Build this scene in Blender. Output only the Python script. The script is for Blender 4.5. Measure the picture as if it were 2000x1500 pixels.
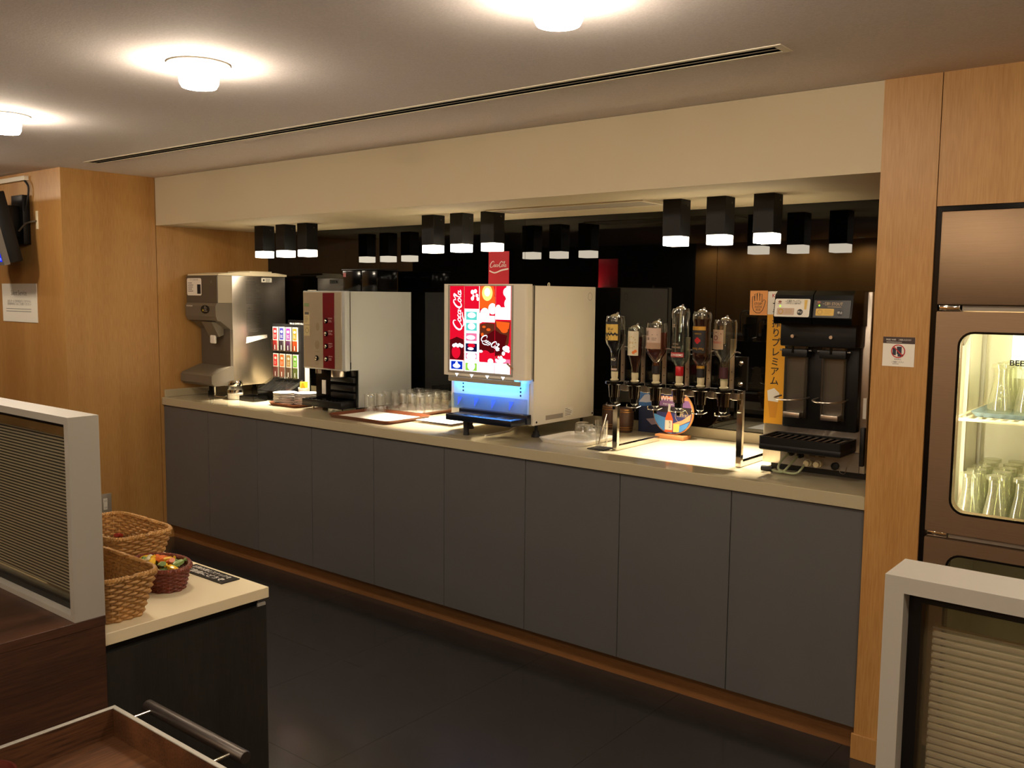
import bpy, bmesh, math, random
from mathutils import Vector, Matrix
random.seed(7)
sc = bpy.context.scene
for o in list(bpy.data.objects): bpy.data.objects.remove(o, do_unlink=True)
C = sc.collection
pi = math.pi

# ------------------------------------------------------------------ camera
FPX = 1784.54
cd = bpy.data.cameras.new('camera'); cam = bpy.data.objects.new('camera', cd); C.objects.link(cam)
cd.sensor_fit = 'HORIZONTAL'; cd.sensor_width = 36.0; cd.lens = FPX/2000*36.0
cd.clip_start = .02; cd.clip_end = 60
YAW, PITCH, ROLL = .6736, -.0969, .0099
fwd = Vector((-math.sin(YAW)*math.cos(PITCH), math.cos(YAW)*math.cos(PITCH), math.sin(PITCH)))
rt = Vector((math.cos(YAW), math.sin(YAW), 0)); up = rt.cross(fwd)
r2 = math.cos(ROLL)*rt + math.sin(ROLL)*up; u2 = -math.sin(ROLL)*rt + math.cos(ROLL)*up
M = Matrix((r2, u2, -fwd)).transposed().to_4x4(); M.translation = (4.9406, -2.9005, 1.4649)
cam.matrix_world = M
sc.camera = cam

# ------------------------------------------------------------------ world, exposure, light levels
w = bpy.data.worlds.new('world'); sc.world = w; w.use_nodes = True
w.node_tree.nodes['Background'].inputs[0].default_value = (1, .85, .7, 1)
w.node_tree.nodes['Background'].inputs[1].default_value = .02
sc.view_settings.view_transform = 'Standard'; sc.view_settings.look = 'None'
sc.view_settings.exposure = 0.0; sc.view_settings.gamma = 1.0
sc.view_settings.use_curve_mapping = False
L_CEIL = 116.0      # radiance of the glass of the ceiling lamps
L_SPOT = 13.0      # radiance of the glass block under each spot
P_SPOT = 140.0      # watts of the halogen in each spot
L_PANEL = 1.15     # backlit drinks panels

# ------------------------------------------------------------------ materials
def lin(c):
    return tuple(((v/255)/12.92 if v/255 <= .04045 else ((v/255+.055)/1.055)**2.4) for v in c[:3])
MC = {}
def mat(name, col, rough=.5, metal=0.0, spec=.5, noise=0, scale=40, bump=0, stretch=None, coat=0):
    if name in MC: return MC[name]
    m = bpy.data.materials.new(name); m.use_nodes = True; nt = m.node_tree; b = nt.nodes['Principled BSDF']
    c = lin(col)
    b.inputs['Base Color'].default_value = (*c, 1); b.inputs['Roughness'].default_value = rough
    b.inputs['Metallic'].default_value = metal; b.inputs['Specular IOR Level'].default_value = spec
    b.inputs['Coat Weight'].default_value = coat
    if noise or bump:
        tc = nt.nodes.new('ShaderNodeTexCoord'); mp = nt.nodes.new('ShaderNodeMapping'); n = nt.nodes.new('ShaderNodeTexNoise')
        nt.links.new(tc.outputs['Object'], mp.inputs[0]); nt.links.new(mp.outputs[0], n.inputs['Vector'])
        mp.inputs['Scale'].default_value = stretch or (1, 1, 1)
        n.inputs['Scale'].default_value = scale; n.inputs['Detail'].default_value = 5
        if noise:
            rmp = nt.nodes.new('ShaderNodeValToRGB'); nt.links.new(n.outputs['Fac'], rmp.inputs[0])
            rmp.color_ramp.elements[0].position = .3; rmp.color_ramp.elements[1].position = .7
            rmp.color_ramp.elements[0].color = (*[v*(1-noise) for v in c], 1)
            rmp.color_ramp.elements[1].color = (*[min(1, v*(1+noise)) for v in c], 1)
            nt.links.new(rmp.outputs[0], b.inputs['Base Color'])
        if bump:
            bp = nt.nodes.new('ShaderNodeBump'); bp.inputs['Strength'].default_value = bump; bp.inputs['Distance'].default_value = .002
            nt.links.new(n.outputs['Fac'], bp.inputs['Height']); nt.links.new(bp.outputs[0], b.inputs['Normal'])
    MC[name] = m; return m
def emit(name, col, strength):
    if name in MC: return MC[name]
    m = bpy.data.materials.new(name); m.use_nodes = True; nt = m.node_tree; nt.nodes.clear()
    e = nt.nodes.new('ShaderNodeEmission'); o = nt.nodes.new('ShaderNodeOutputMaterial')
    e.inputs[0].default_value = (*lin(col), 1); e.inputs[1].default_value = strength
    nt.links.new(e.outputs[0], o.inputs[0]); MC[name] = m; return m
def glass(name, tint=(253, 253, 251), refl=.9, rough=.02, base=.06, haze=.0, hcol=(240, 238, 230)):
    """thin-walled glass: clear transmission with a Fresnel-like glossy layer"""
    if name in MC: return MC[name]
    m = bpy.data.materials.new(name); m.use_nodes = True; nt = m.node_tree; nt.nodes.clear()
    t = nt.nodes.new('ShaderNodeBsdfTransparent'); g = nt.nodes.new('ShaderNodeBsdfGlossy'); mx = nt.nodes.new('ShaderNodeMixShader')
    lw = nt.nodes.new('ShaderNodeLayerWeight'); lw.inputs['Blend'].default_value = .35
    mr = nt.nodes.new('ShaderNodeMapRange'); mr.inputs['To Min'].default_value = base; mr.inputs['To Max'].default_value = refl
    pw = nt.nodes.new('ShaderNodeMath'); pw.operation = 'POWER'; pw.inputs[1].default_value = 1.8
    o = nt.nodes.new('ShaderNodeOutputMaterial')
    t.inputs[0].default_value = (*lin(tint), 1); g.inputs[0].default_value = (.95, .95, .95, 1); g.inputs['Roughness'].default_value = rough
    nt.links.new(lw.outputs['Facing'], pw.inputs[0]); nt.links.new(pw.outputs[0], mr.inputs[0]); nt.links.new(mr.outputs[0], mx.inputs[0])
    nt.links.new(t.outputs[0], mx.inputs[1]); nt.links.new(g.outputs[0], mx.inputs[2])
    if haze:
        df = nt.nodes.new('ShaderNodeBsdfDiffuse'); df.inputs[0].default_value = (*lin(hcol), 1)
        tl = nt.nodes.new('ShaderNodeBsdfTranslucent'); tl.inputs[0].default_value = (*lin(hcol), 1)
        m1 = nt.nodes.new('ShaderNodeMixShader'); m2 = nt.nodes.new('ShaderNodeMixShader'); m1.inputs[0].default_value = .5; m2.inputs[0].default_value = haze
        nt.links.new(df.outputs[0], m1.inputs[1]); nt.links.new(tl.outputs[0], m1.inputs[2])
        nt.links.new(mx.outputs[0], m2.inputs[1]); nt.links.new(m1.outputs[0], m2.inputs[2]); nt.links.new(m2.outputs[0], o.inputs[0])
    else: nt.links.new(mx.outputs[0], o.inputs[0])
    MC[name] = m; return m
def wood(name, c1, c2, axis='z', scale=3.0, rough=.45, fine=60, spec=.4):
    if name in MC: return MC[name]
    m = bpy.data.materials.new(name); m.use_nodes = True; nt = m.node_tree; b = nt.nodes['Principled BSDF']
    tc = nt.nodes.new('ShaderNodeTexCoord'); mp = nt.nodes.new('ShaderNodeMapping')
    nt.links.new(tc.outputs['Object'], mp.inputs[0])
    s = {'x': (.06, 1, 1), 'y': (1, .06, 1), 'z': (1, 1, .06)}[axis]; mp.inputs['Scale'].default_value = s
    n1 = nt.nodes.new('ShaderNodeTexNoise'); n1.inputs['Scale'].default_value = scale; n1.inputs['Detail'].default_value = 4
    n1.inputs['Distortion'].default_value = .6
    n2 = nt.nodes.new('ShaderNodeTexNoise'); n2.inputs['Scale'].default_value = fine*4; n2.inputs['Detail'].default_value = 6
    for n in (n1, n2): nt.links.new(mp.outputs[0], n.inputs['Vector'])
    ad = nt.nodes.new('ShaderNodeMix'); ad.inputs[0].default_value = .45
    nt.links.new(n1.outputs['Fac'], ad.inputs[2]); nt.links.new(n2.outputs['Fac'], ad.inputs[3])
    rp = nt.nodes.new('ShaderNodeValToRGB'); nt.links.new(ad.outputs[0], rp.inputs[0])
    rp.color_ramp.elements[0].position = .38; rp.color_ramp.elements[1].position = .62
    rp.color_ramp.elements[0].color = (*lin(c1), 1); rp.color_ramp.elements[1].color = (*lin(c2), 1)
    nt.links.new(rp.outputs[0], b.inputs['Base Color']); b.inputs['Roughness'].default_value = rough
    b.inputs['Specular IOR Level'].default_value = spec
    MC[name] = m; return m

oak = wood('oak', (166, 119, 64), (188, 144, 84), 'z', 6, .42)
oakh = wood('oak_dark', (120, 80, 42), (140, 96, 52), 'x', 4, .5)
walnut = wood('walnut', (46, 29, 21), (78, 50, 36), 'y', 9, .42)
walnutx = wood('walnut_tray', (52, 32, 21), (112, 74, 46), 'y', 11, .38)
ebony = wood('ebony', (34, 33, 31), (46, 45, 42), 'z', 10, .4)
m_ceil = mat('ceiling_board', (232, 224, 222), .9, noise=.06, scale=160, bump=.25)
m_soffit = mat('soffit_paint', (196, 182, 152), .75)
m_soffitb = mat('soffit_underside', (222, 210, 186), .6)
m_wallo = mat('plain_wall', (176, 150, 112), .8)
m_dark = mat('dark_wall', (34, 31, 29), .7)
m_door = mat('grey_laminate', (94, 93, 92), .38, metal=.15, noise=.03, scale=300)
m_top = mat('counter_stone', (176, 164, 134), .10, spec=.5)
m_cream = mat('cream_top', (232, 218, 184), .35)
m_black = mat('black_plastic', (11, 11, 11), .42, spec=.35)
m_blackg = mat('black_gloss', (7, 7, 7), .14, spec=.4)
m_lampblack = mat('lamp_black', (11, 10, 10), .55, spec=.3)
m_mirror = mat('black_glass', (3, 3, 3), .012, spec=.5)
m_tile = mat('dark_stone', (44, 41, 40), .17, noise=.12, scale=8)
m_grout = mat('dark_grout', (40, 37, 35), .5)
m_steel = mat('steel', (196, 186, 172), .3, metal=1, noise=.06, scale=20, stretch=(30, 30, 1))
m_steelv = mat('steel_fridge', (146, 122, 98), .5, metal=1, noise=.05, scale=14, stretch=(1, 1, 40))
m_chrome = mat('chrome', (215, 212, 205), .08, metal=1)
m_alu = mat('aluminium', (176, 173, 164), .45, metal=.25)
m_white = mat('white_plastic', (225, 216, 196), .4)
m_whitep = mat('white_paper', (232, 226, 212), .7)
m_pot = mat('porcelain', (236, 230, 218), .15)
m_grey = mat('grey_plastic', (104, 95, 80), .45)
m_grey2 = mat('dark_grey_plastic', (84, 75, 62), .45)
m_silver = mat('silver_panel', (186, 172, 146), .35, metal=.4)
m_paleg = mat('pale_grey_panel', (172, 174, 170), .38)
m_red = mat('dark_red_panel', (104, 10, 20), .35)
m_brown = mat('brown_tray', (104, 58, 36), .3)
m_barrel = wood('barrel_wood', (52, 32, 20), (78, 50, 32), 'z', 20, .4)
m_glass = glass('clear_glass', haze=.014, base=.09)  # slight white haze imitates light gathering in the glass
m_glassg = glass('fridge_glass', (248, 250, 244), refl=.75, base=.04)
m_acr = glass('clear_acrylic', (240, 240, 236), refl=.8, base=.1)
m_text = mat('black_print', (20, 18, 18), .6)
m_textg = mat('grey_print', (90, 86, 80), .6)
m_textw = mat('white_print', (235, 230, 220), .5)
m_gold = mat('gold_print', (190, 150, 70), .4)
m_rubber = mat('rubber', (26, 25, 24), .7)
m_vent = mat('vent_grey', (150, 140, 126), .6)

# ------------------------------------------------------------------ mesh builder
class MB:
    def __init__(s): s.bm = bmesh.new()
    def box(s, x0, x1, y0, y1, z0, z1, bev=0, seg=2):
        r = bmesh.ops.create_cube(s.bm, size=1); v = r['verts']
        for p in v:
            p.co = Vector((x0+(p.co.x+.5)*(x1-x0), y0+(p.co.y+.5)*(y1-y0), z0+(p.co.z+.5)*(z1-z0)))
        if bev:
            e = list({e for p in v for e in p.link_edges})
            bmesh.ops.bevel(s.bm, geom=e, offset=bev, segments=seg, profile=.5, affect='EDGES')
        return s
    def cyl(s, c, r, h, axis='z', n=24, r2=None, caps=True):
        prof = [(r, 0), (r if r2 is None else r2, h)]
        return s.lathe(c, prof, n, axis, caps)
    def lathe(s, c, prof, n=24, axis='z', caps=True, sx=1, sy=1):
        rings = []; c = Vector(c)
        for (r, h) in prof:
            ring = []
            for i in range(n):
                a = 2*pi*i/n; u, v = r*math.cos(a)*sx, r*math.sin(a)*sy
                p = (u, v, h) if axis == 'z' else ((h, u, v) if axis == 'x' else (v, h, u))
                ring.append(s.bm.verts.new(c+Vector(p)))
            rings.append(ring)
        for a, b in zip(rings, rings[1:]):
            for i in range(n):
                try: s.bm.faces.new((a[i], a[(i+1) % n], b[(i+1) % n], b[i]))
                except ValueError: pass
        if caps:
            if prof[0][0] > 1e-6: s.bm.faces.new(rings[0][::-1])
            if prof[-1][0] > 1e-6: s.bm.faces.new(rings[-1])
        return s
    def tube(s, pts, r, n=6, closed=False, rs=None):
        pts = [Vector(p) for p in pts]; N = len(pts); rings = []; prev = None
        for i, p in enumerate(pts):
            a = pts[(i-1) % N] if (closed or i > 0) else p
            b = pts[(i+1) % N] if (closed or i < N-1) else p
            t = (b-a).normalized()
            if prev is None:
                q = Vector((0, 0, 1)) if abs(t.z) < .9 else Vector((1, 0, 0))
                nn = t.cross(q).normalized()
            else:
                nn = (prev - t*prev.dot(t)).normalized()
            prev = nn; bb = t.cross(nn); rr = rs[i] if rs else r
            rings.append([s.bm.verts.new(p+rr*(math.cos(2*pi*k/n)*nn+math.sin(2*pi*k/n)*bb)) for k in range(n)])
        for i in range(N if closed else N-1):
            A, B = rings[i], rings[(i+1) % N]
            for k in range(n): s.bm.faces.new((A[k], A[(k+1) % n], B[(k+1) % n], B[k]))
        if not closed:
            s.bm.faces.new(rings[0][::-1]); s.bm.faces.new(rings[-1])
        return s
    def poly(s, pts):
        s.bm.faces.new([s.bm.verts.new(p) for p in pts]); return s
    def prism(s, pts, plane, a, b):
        def P(u, v, w): return (u, v, w) if plane == 'xy' else ((u, w, v) if plane == 'xz' else (w, u, v))
        A = [s.bm.verts.new(P(u, v, a)) for u, v in pts]; B = [s.bm.verts.new(P(u, v, b)) for u, v in pts]; n = len(pts)
        s.bm.faces.new(A); s.bm.faces.new(B[::-1])
        for i in range(n): s.bm.faces.new((A[i], B[i], B[(i+1) % n], A[(i+1) % n]))
        return s
    def frame(s, outer, inner, plane, a, b):
        """ring between two outlines of the same point count, extruded"""
        def P(u, v, w): return (u, v, w) if plane == 'xy' else ((u, w, v) if plane == 'xz' else (w, u, v))
        R = [[s.bm.verts.new(P(u, v, d)) for u, v in o] for d in (a, b) for o in (outer, inner)]
        n = len(outer)
        for i in range(n):
            j = (i+1) % n
            s.bm.faces.new((R[0][i], R[0][j], R[1][j], R[1][i])); s.bm.faces.new((R[2][i], R[3][i], R[3][j], R[2][j]))
            s.bm.faces.new((R[0][i], R[2][i], R[2][j], R[0][j])); s.bm.faces.new((R[1][i], R[1][j], R[3][j], R[3][i]))
        return s
    def xf(s, mtx): s.bm.transform(mtx); return s
    def mesh(s, name, off=None):
        bmesh.ops.recalc_face_normals(s.bm, faces=s.bm.faces)
        if off is not None: s.bm.transform(Matrix.Translation(-Vector(off)))
        me = bpy.data.meshes.new(name); s.bm.to_mesh(me); s.bm.free(); return me

def rrect(x0, x1, y0, y1, r, n=5):
    p = []
    for cx, cy, a0 in ((x1-r, y1-r, 0), (x0+r, y1-r, 90), (x0+r, y0+r, 180), (x1-r, y0+r, 270)):
        for i in range(n+1):
            a = math.radians(a0+90*i/n); p.append((cx+r*math.cos(a), cy+r*math.sin(a)))
    return p
def tag(o, label=None, cat=None, group=None, kind=None):
    if label: o['label'] = label
    if cat: o['category'] = cat
    if group: o['group'] = group
    if kind: o['kind'] = kind
    return o
def smooth(me, ang=40):
    for p in me.polygons: p.use_smooth = True
    try: me.set_sharp_from_angle(angle=math.radians(ang))
    except Exception: pass
def obj(name, mb, m, loc=None, parent=None, sm=True):
    me = mb.mesh(name, loc) if isinstance(mb, MB) else mb
    if sm: smooth(me)
    if not me.materials: me.materials.append(m)
    o = bpy.data.objects.new(name, me); C.objects.link(o)
    if parent is not None: o.parent = parent
    elif loc is not None: o.location = loc
    return o
class T:
    """a thing: an Empty at its base that parents its parts (parts are given in world coordinates)"""
    def __init__(s, name, loc, label, cat, group=None, kind=None):
        s.o = bpy.data.objects.new(name, None); C.objects.link(s.o); s.o.location = loc; s.loc = Vector(loc)
        s.o.empty_display_size = .05
        tag(s.o, label, cat, group, kind)
    def part(s, name, mb, m, parent=None, label=None, sm=True):
        o = obj(name, mb, m, s.loc, parent or s.o, sm)
        if parent: pass
        if label: o['label'] = label
        return o
def single(name, mb, m, loc, label, cat, group=None, sm=True):
    return tag(obj(name, mb, m, loc, None, sm), label, cat, group)
def struct(name, mb, m, loc=(0, 0, 0), sm=False):
    return tag(obj(name, mb, m, loc, None, sm), kind='structure')
def sub(name, mb, m, parent, sm=False, off=(0, 0, 0)):
    return obj(name, mb, m, off, parent, sm)
def copy_tree(o, parent=None, loc=None):
    c = o.copy(); C.objects.link(c)
    if parent is not None: c.parent = parent
    if loc is not None: c.location = loc
    for ch in list(o.children): copy_tree(ch, c)
    return c

# text ------------------------------------------------------------------
TXC = {}
def text2d(s, size=1.0, bold=0):
    k = (s, bold)
    if k not in TXC:
        cu = bpy.data.curves.new('t', 'FONT'); cu.body = s; cu.size = 1; cu.align_x = 'CENTER'; cu.align_y = 'CENTER'
        cu.resolution_u = 2; cu.offset = bold; cu.fill_mode = 'FRONT'
        o = bpy.data.objects.new('t', cu); C.objects.link(o)
        dg = bpy.context.evaluated_depsgraph_get(); dg.update()
        me = bpy.data.meshes.new_from_object(o.evaluated_get(dg))
        TXC[k] = ([tuple(v.co[:2]) for v in me.vertices], [tuple(p.vertices) for p in me.polygons])
        bpy.data.meshes.remove(me); bpy.data.objects.remove(o); bpy.data.curves.remove(cu)
    v, f = TXC[k]
    return [(x*size, y*size) for x, y in v], f
class DEC:
    """flat print: 2-D shapes mapped onto a surface by fn(u, v)"""
    def __init__(s, fn): s.fn = fn; s.bm = bmesh.new()
    def add(s, pts, faces):
        V = [s.bm.verts.new(s.fn(u, v)) for u, v in pts]
        for f in faces:
            try: s.bm.faces.new([V[i] for i in f])
            except ValueError: pass
        return s
    def text(s, t, u, v, size, w=None, flip=False, bold=0, rot=0):
        p, f = text2d(t, size, bold)
        if not p: return s
        wd = max(a for a, b in p)-min(a for a, b in p); k = (w/wd) if w else 1
        sg = -1 if flip else 1; c, sn = math.cos(rot), math.sin(rot)
        q = [(a*k*sg, b*sg) for a, b in p]
        return s.add([(u+a*c-b*sn, v+a*sn+b*c) for a, b in q], f)
    def rect(s, u0, u1, v0, v1, n=1):
        for i in range(n):
            a = u0+(u1-u0)*i/n; b = u0+(u1-u0)*(i+1)/n
            s.add([(a, v0), (b, v0), (b, v1), (a, v1)], [(0, 1, 2, 3)])
        return s
    def shape(s, pts): return s.add(pts, [tuple(range(len(pts)))])
    def disc(s, u, v, r, n=20, ry=None):
        return s.shape([(u+r*math.cos(2*pi*i/n), v+(ry or r)*math.sin(2*pi*i/n)) for i in range(n)])
    def ring(s, u, v, r0, r1, n=28):
        p = [(u+r*math.cos(2*pi*i/n), v+r*math.sin(2*pi*i/n)) for r in (r0, r1) for i in range(n)]
        return s.add(p, [(i, (i+1) % n, n+(i+1) % n, n+i) for i in range(n)])
    def stroke(s, pts, wd, closed=False):
        """ribbon along a polyline; wd = width or list of widths"""
        n = len(pts); L = []; R = []
        for i in range(n):
            a = pts[(i-1) % n] if closed or i else pts[i]; b = pts[(i+1) % n] if closed or i < n-1 else pts[i]
            dx, dy = b[0]-a[0], b[1]-a[1]; l = math.hypot(dx, dy) or 1; h = (wd[i] if isinstance(wd, list) else wd)/2
            L.append((pts[i][0]-dy/l*h, pts[i][1]+dx/l*h)); R.append((pts[i][0]+dy/l*h, pts[i][1]-dx/l*h))
        m = n if closed else n-1
        return s.add(L+R, [(i, (i+1) % n, n+(i+1) % n, n+i) for i in range(m)])
    def lines(s, u0, u1, v, n, dv, h, frac=(.6, 1)):
        """small print too fine to read"""
        for i in range(n):
            k = random.uniform(*frac); s.rect(u0, u0+(u1-u0)*k, v-i*dv-h/2, v-i*dv+h/2)
        return s
    def build(s, name, m, parent=None, loc=None):
        me = bpy.data.meshes.new(name)
        if loc is not None: s.bm.transform(Matrix.Translation(-Vector(loc)))
        s.bm.to_mesh(me); s.bm.free(); me.materials.append(m)
        o = bpy.data.objects.new(name, me); C.objects.link(o)
        if parent is not None: o.parent = parent
        elif loc is not None: o.location = loc
        return o
def front(x, y, z): return lambda u, v: (x+u, y, z+v)
def side(x, y, z): return lambda u, v: (x, y+u, z+v)
def flat(x, y, z): return lambda u, v: (x+u, y+v, z)
def bend(cx, cy, z, r): return lambda u, v: (cx+r*math.sin(u/r), cy-r*math.cos(u/r), z+v)
def spline(P, n=8, closed=False):
    out = []; N = len(P)
    for i in range(N if closed else N-1):
        g = lambda k: P[k % N] if closed else P[min(max(k, 0), N-1)]
        a, b, c, d = g(i-1), g(i), g(i+1), g(i+2)
        for j in range(n):
            t = j/n
            out.append(tuple(.5*(2*b[q]+(c[q]-a[q])*t+(2*a[q]-5*b[q]+4*c[q]-d[q])*t*t+(3*b[q]-a[q]-3*c[q]+d[q])*t**3) for q in range(len(b))))
    if not closed: out.append(tuple(P[-1]))
    return out
def ell(cx, cy, rx, ry, n=16): return [(cx+rx*math.cos(2*pi*i/n), cy+ry*math.sin(2*pi*i/n)) for i in range(n)]
def script_logo(d, u, v, s, rot=0, swash=True, shear=.22):
    """flowing script wordmark, about 10 units wide by 3 high, scaled by s, baseline-left at (u, v)"""
    def tr(P):
        o = []
        for x, y in P:
            x, y = (x+shear*y)*s, y*s
            o.append((u+x*math.cos(rot)-y*math.sin(rot), v+x*math.sin(rot)+y*math.cos(rot)))
        return o
    def st(P, w0, w1, closed=False):
        Q = spline(P, 7, closed); n = len(Q)
        W = [s*(w0+(w1-w0)*math.sin(pi*i/max(1, n-1))) for i in range(n)] if not closed else s*w1
        d.stroke(tr(Q), W, closed)
    st([(2.1, 2.0), (1.9, 2.7), (1.2, 2.8), (.4, 2.0), (.15, 1.0), (.6, .2), (1.4, .25), (2.1, 1.0)], .10, .42)
    st(ell(2.55, .85, .36, .5, 9), .2, .24, True)
    st([(3.75, 1.25), (3.45, 1.4), (3.15, .9), (3.35, .4), (3.95, .75)], .12, .32)
    st(ell(4.3, .85, .34, .48, 9), .2, .22, True); st([(4.75, 1.4), (4.65, .5), (5.0, .5)], .14, .26)
    st([(4.95, .95), (5.4, 1.0)], .2, .26)
    st([(7.0, 1.9), (6.9, 2.6), (6.3, 2.7), (5.6, 1.9), (5.45, 1.0), (5.85, .3), (6.5, .4), (6.9, 1.0)], .10, .42)
    st([(6.9, 2.5), (7.3, 2.15), (7.9, 2.75), (8.4, 2.4)], .06, .22)
    st(ell(7.2, .85, .36, .5, 9), .2, .24, True)
    st([(7.6, .7), (8.1, 1.7), (8.35, 2.5), (8.1, 2.6), (7.95, 1.6), (8.05, .45), (8.5, .6)], .12, .26)
    st(ell(8.85, .85, .34, .48, 9), .2, .22, True); st([(9.3, 1.4), (9.2, .45), (9.7, .7)], .14, .26)
    if swash: st([(.9, .15), (1.6, -.45), (2.6, -.5), (3.8, -.1), (4.6, -.1)], .06, .34)

# ------------------------------------------------------------------ constants of the place
CEIL, SOF, D, CT = 2.1157, 1.845, .755, .848
XR = 4.055                       # right end of the niche
XL2, YB, XE = -3.2, -5.8, 6.6    # far extents of the room

# ------------------------------------------------------------------ setting
fl = struct('floor', MB().box(XL2, XE, YB, D, -.06, -.008), m_grout)
me0 = MB().box(-.2995, .2995, -.2995, .2995, -.008, 0).mesh('tile'); me0.materials.append(m_tile)
k = 0
for i in range(17):
    for j in range(11):
        x, y = XL2+.1+.3+i*.6-.1, .05-.3-j*.6
        if y < YB+.3 or x > XE-.2: continue
        t = bpy.data.objects.new('tile', me0); C.objects.link(t); t.parent = fl; t.location = (x, y, 0)
struct('ceiling', MB().box(XL2, XE, YB, D+.1, CEIL, CEIL+.08), m_ceil)
sof = MB().box(-.0, XR, -.019, D, SOF, CEIL-.001)
struct('ceiling_soffit', sof, m_soffit)
wl = struct('wall_left', MB().box(-.12, 0, -.019, D+.1, 0, CEIL), oak)
sub('wall_panel', MB().box(-.12, 0, -.559, -.0225, 0, CEIL), oak, wl)
struct('wall_left_return', MB().box(XL2, -.12, -.559, -.40, 0, CEIL), oak)
wb = struct('wall_back', MB().box(-.12, XE, D+.006, D+.12, 0, CEIL), m_dark)
for a, b in ((0.001, 1.048), (1.05, 2.098), (2.1, 3.148), (3.15, 4.054)):
    sub('mirror_panel', MB().box(a, b, D, D+.005, CT+.046, SOF-.001), m_mirror, wb)
wr = struct('wall_right', MB().box(XR, 4.217, -.02, D, 0, CEIL), oak)
sub('wall_panel', MB().box(4.2195, 5.0, -.02, .06, 1.735, CEIL), oak, wr)
sub('wall_panel', MB().box(4.9, XE, -.02, D, 0, 1.733), oak, wr)
sub('wall_panel', MB().box(5.0025, XE, -.02, .06, 1.735, CEIL), oak, wr)
struct('baseboard_right', MB().box(4.049, 4.226, -.029, -.0205, 0, .082, .001, 1), oak)
struct('wall_rear', MB().box(-.35, XE, YB-.1, YB, 0, CEIL), oak)
struct('wall_rear_dark', MB().box(XL2, -.352, YB-.1, YB, 0, CEIL), m_dark)
struct('wall_far_left', MB().box(XL2-.1, XL2, YB, D, 0, CEIL), m_dark)
struct('wall_far_right', MB().box(XE, XE+.1, YB, D, 0, CEIL), m_wallo)

# slot diffuser in the ceiling
sd = T('slot_diffuser', (2.1, -.54, CEIL), 'long narrow twin-slot air diffuser set in the ceiling', 'air vent')
sd.part('frame', MB().frame([(.30, -.582), (3.962, -.582), (3.962, -.5), (.30, -.5)], [(.32, -.568), (3.94, -.568), (3.94, -.514), (.32, -.514)], 'xy', CEIL-.003, CEIL-.0005), m_white)
sd.part('slot_backing', MB().box(.32, 3.94, -.568, -.514, CEIL-.0012, CEIL-.0004), mat('slot_dark', (5, 5, 5), 1.0, spec=0))
sd.part('blade', MB().box(.32, 3.94, -.5445, -.5375, CEIL-.0022, CEIL-.0013), m_vent)
# flat grille in the soffit underside
sg = T('soffit_grille', (2.66, .38, SOF), 'flat square air grille in the lowered ceiling over the counter', 'air vent')
sg.part('frame', MB().frame([(2.25, .27), (3.06, .27), (3.06, .46), (2.25, .46)], [(2.27, .285), (3.04, .285), (3.04, .445), (2.27, .445)], 'xy', SOF-.006, SOF-.0005), m_soffitb)
sg.part('panel', MB().box(2.272, 3.038, .287, .443, SOF-.005, SOF-.0006), m_vent)

# ------------------------------------------------------------------ ceiling lamps
m_lampglow = emit('lamp_glow', (255, 236, 210), L_CEIL)
def ceiling_lamp():
    t = T('ceiling_lamp', (0, 0, CEIL), 'round glowing glass ceiling lamp hanging just below the ceiling', 'ceiling lamp', 'round glass ceiling lamps')
    t.part('trim_ring', MB().lathe((0, 0, CEIL), [(.088, -.0005), (.088, -.004), (.078, -.006), (.072, -.003), (.072, -.0005)], 36, caps=False), m_white)
    t.part('glass_shade', MB().lathe((0, 0, CEIL), [(.070, -.002), (.070, -.010), (.058, -.020), (.054, -.055), (.048, -.066), (.0, -.068)], 32, caps=False), m_lampglow)
    return t.o
cl0 = ceiling_lamp(); first = True
for (x, y, lb) in ((2.55, -1.36, 'round glowing glass ceiling lamp, second out from the wall television'), (1.272, -1.36, 'round glowing glass ceiling lamp nearest to the wall television'),
               (3.734, -1.24, 'round glowing glass ceiling lamp nearest to the ceiling slot by the pillar'), (.05, -1.36, 0), (-1.2, -1.36, 0), (4.95, -1.24, 0),
               (3.05, -2.7, 0), (4.3, -2.7, 0), (5.5, -2.7, 0), (2.75, -4.2, 0), (4.2, -4.2, 0), (5.6, -4.2, 0)):  # rear two rows: unseen lamps added to light the room
    if first: o = cl0; cl0.location = (x, y, CEIL); first = False
    else: o = copy_tree(cl0, None, (x, y, CEIL))
    o['label'] = lb or 'unseen round glowing glass ceiling lamp over the seating side of the room'

def downlight(x, y):
    t = T('downlight', (x, y, CEIL), 'small recessed downlight washing the rear oak wall', 'downlight', 'recessed downlights at the rear wall')
    t.part('rim', MB().lathe((x, y, CEIL), [(.04, -.0005), (.04, -.004), (.025, -.004), (.02, -.0005)], 24, caps=False), m_white)
    t.part('lens', MB().lathe((x, y, CEIL), [(.018, -.001), (.0, -.0012)], 24, caps=False), m_lampglow)
    ld = bpy.data.lights.new('downlight_beam', 'SPOT'); ld.energy = 26; ld.spot_size = math.radians(165); ld.spot_blend = .6; ld.color = (1, .8, .55); ld.shadow_soft_size = .03
    lo = bpy.data.objects.new('downlight_beam', ld); C.objects.link(lo); lo.parent = t.o; lo.location = (0, 0, -.02)
for x in (-.1, .5, 1.1, 1.7, 2.3): downlight(x, YB+.22)

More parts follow.
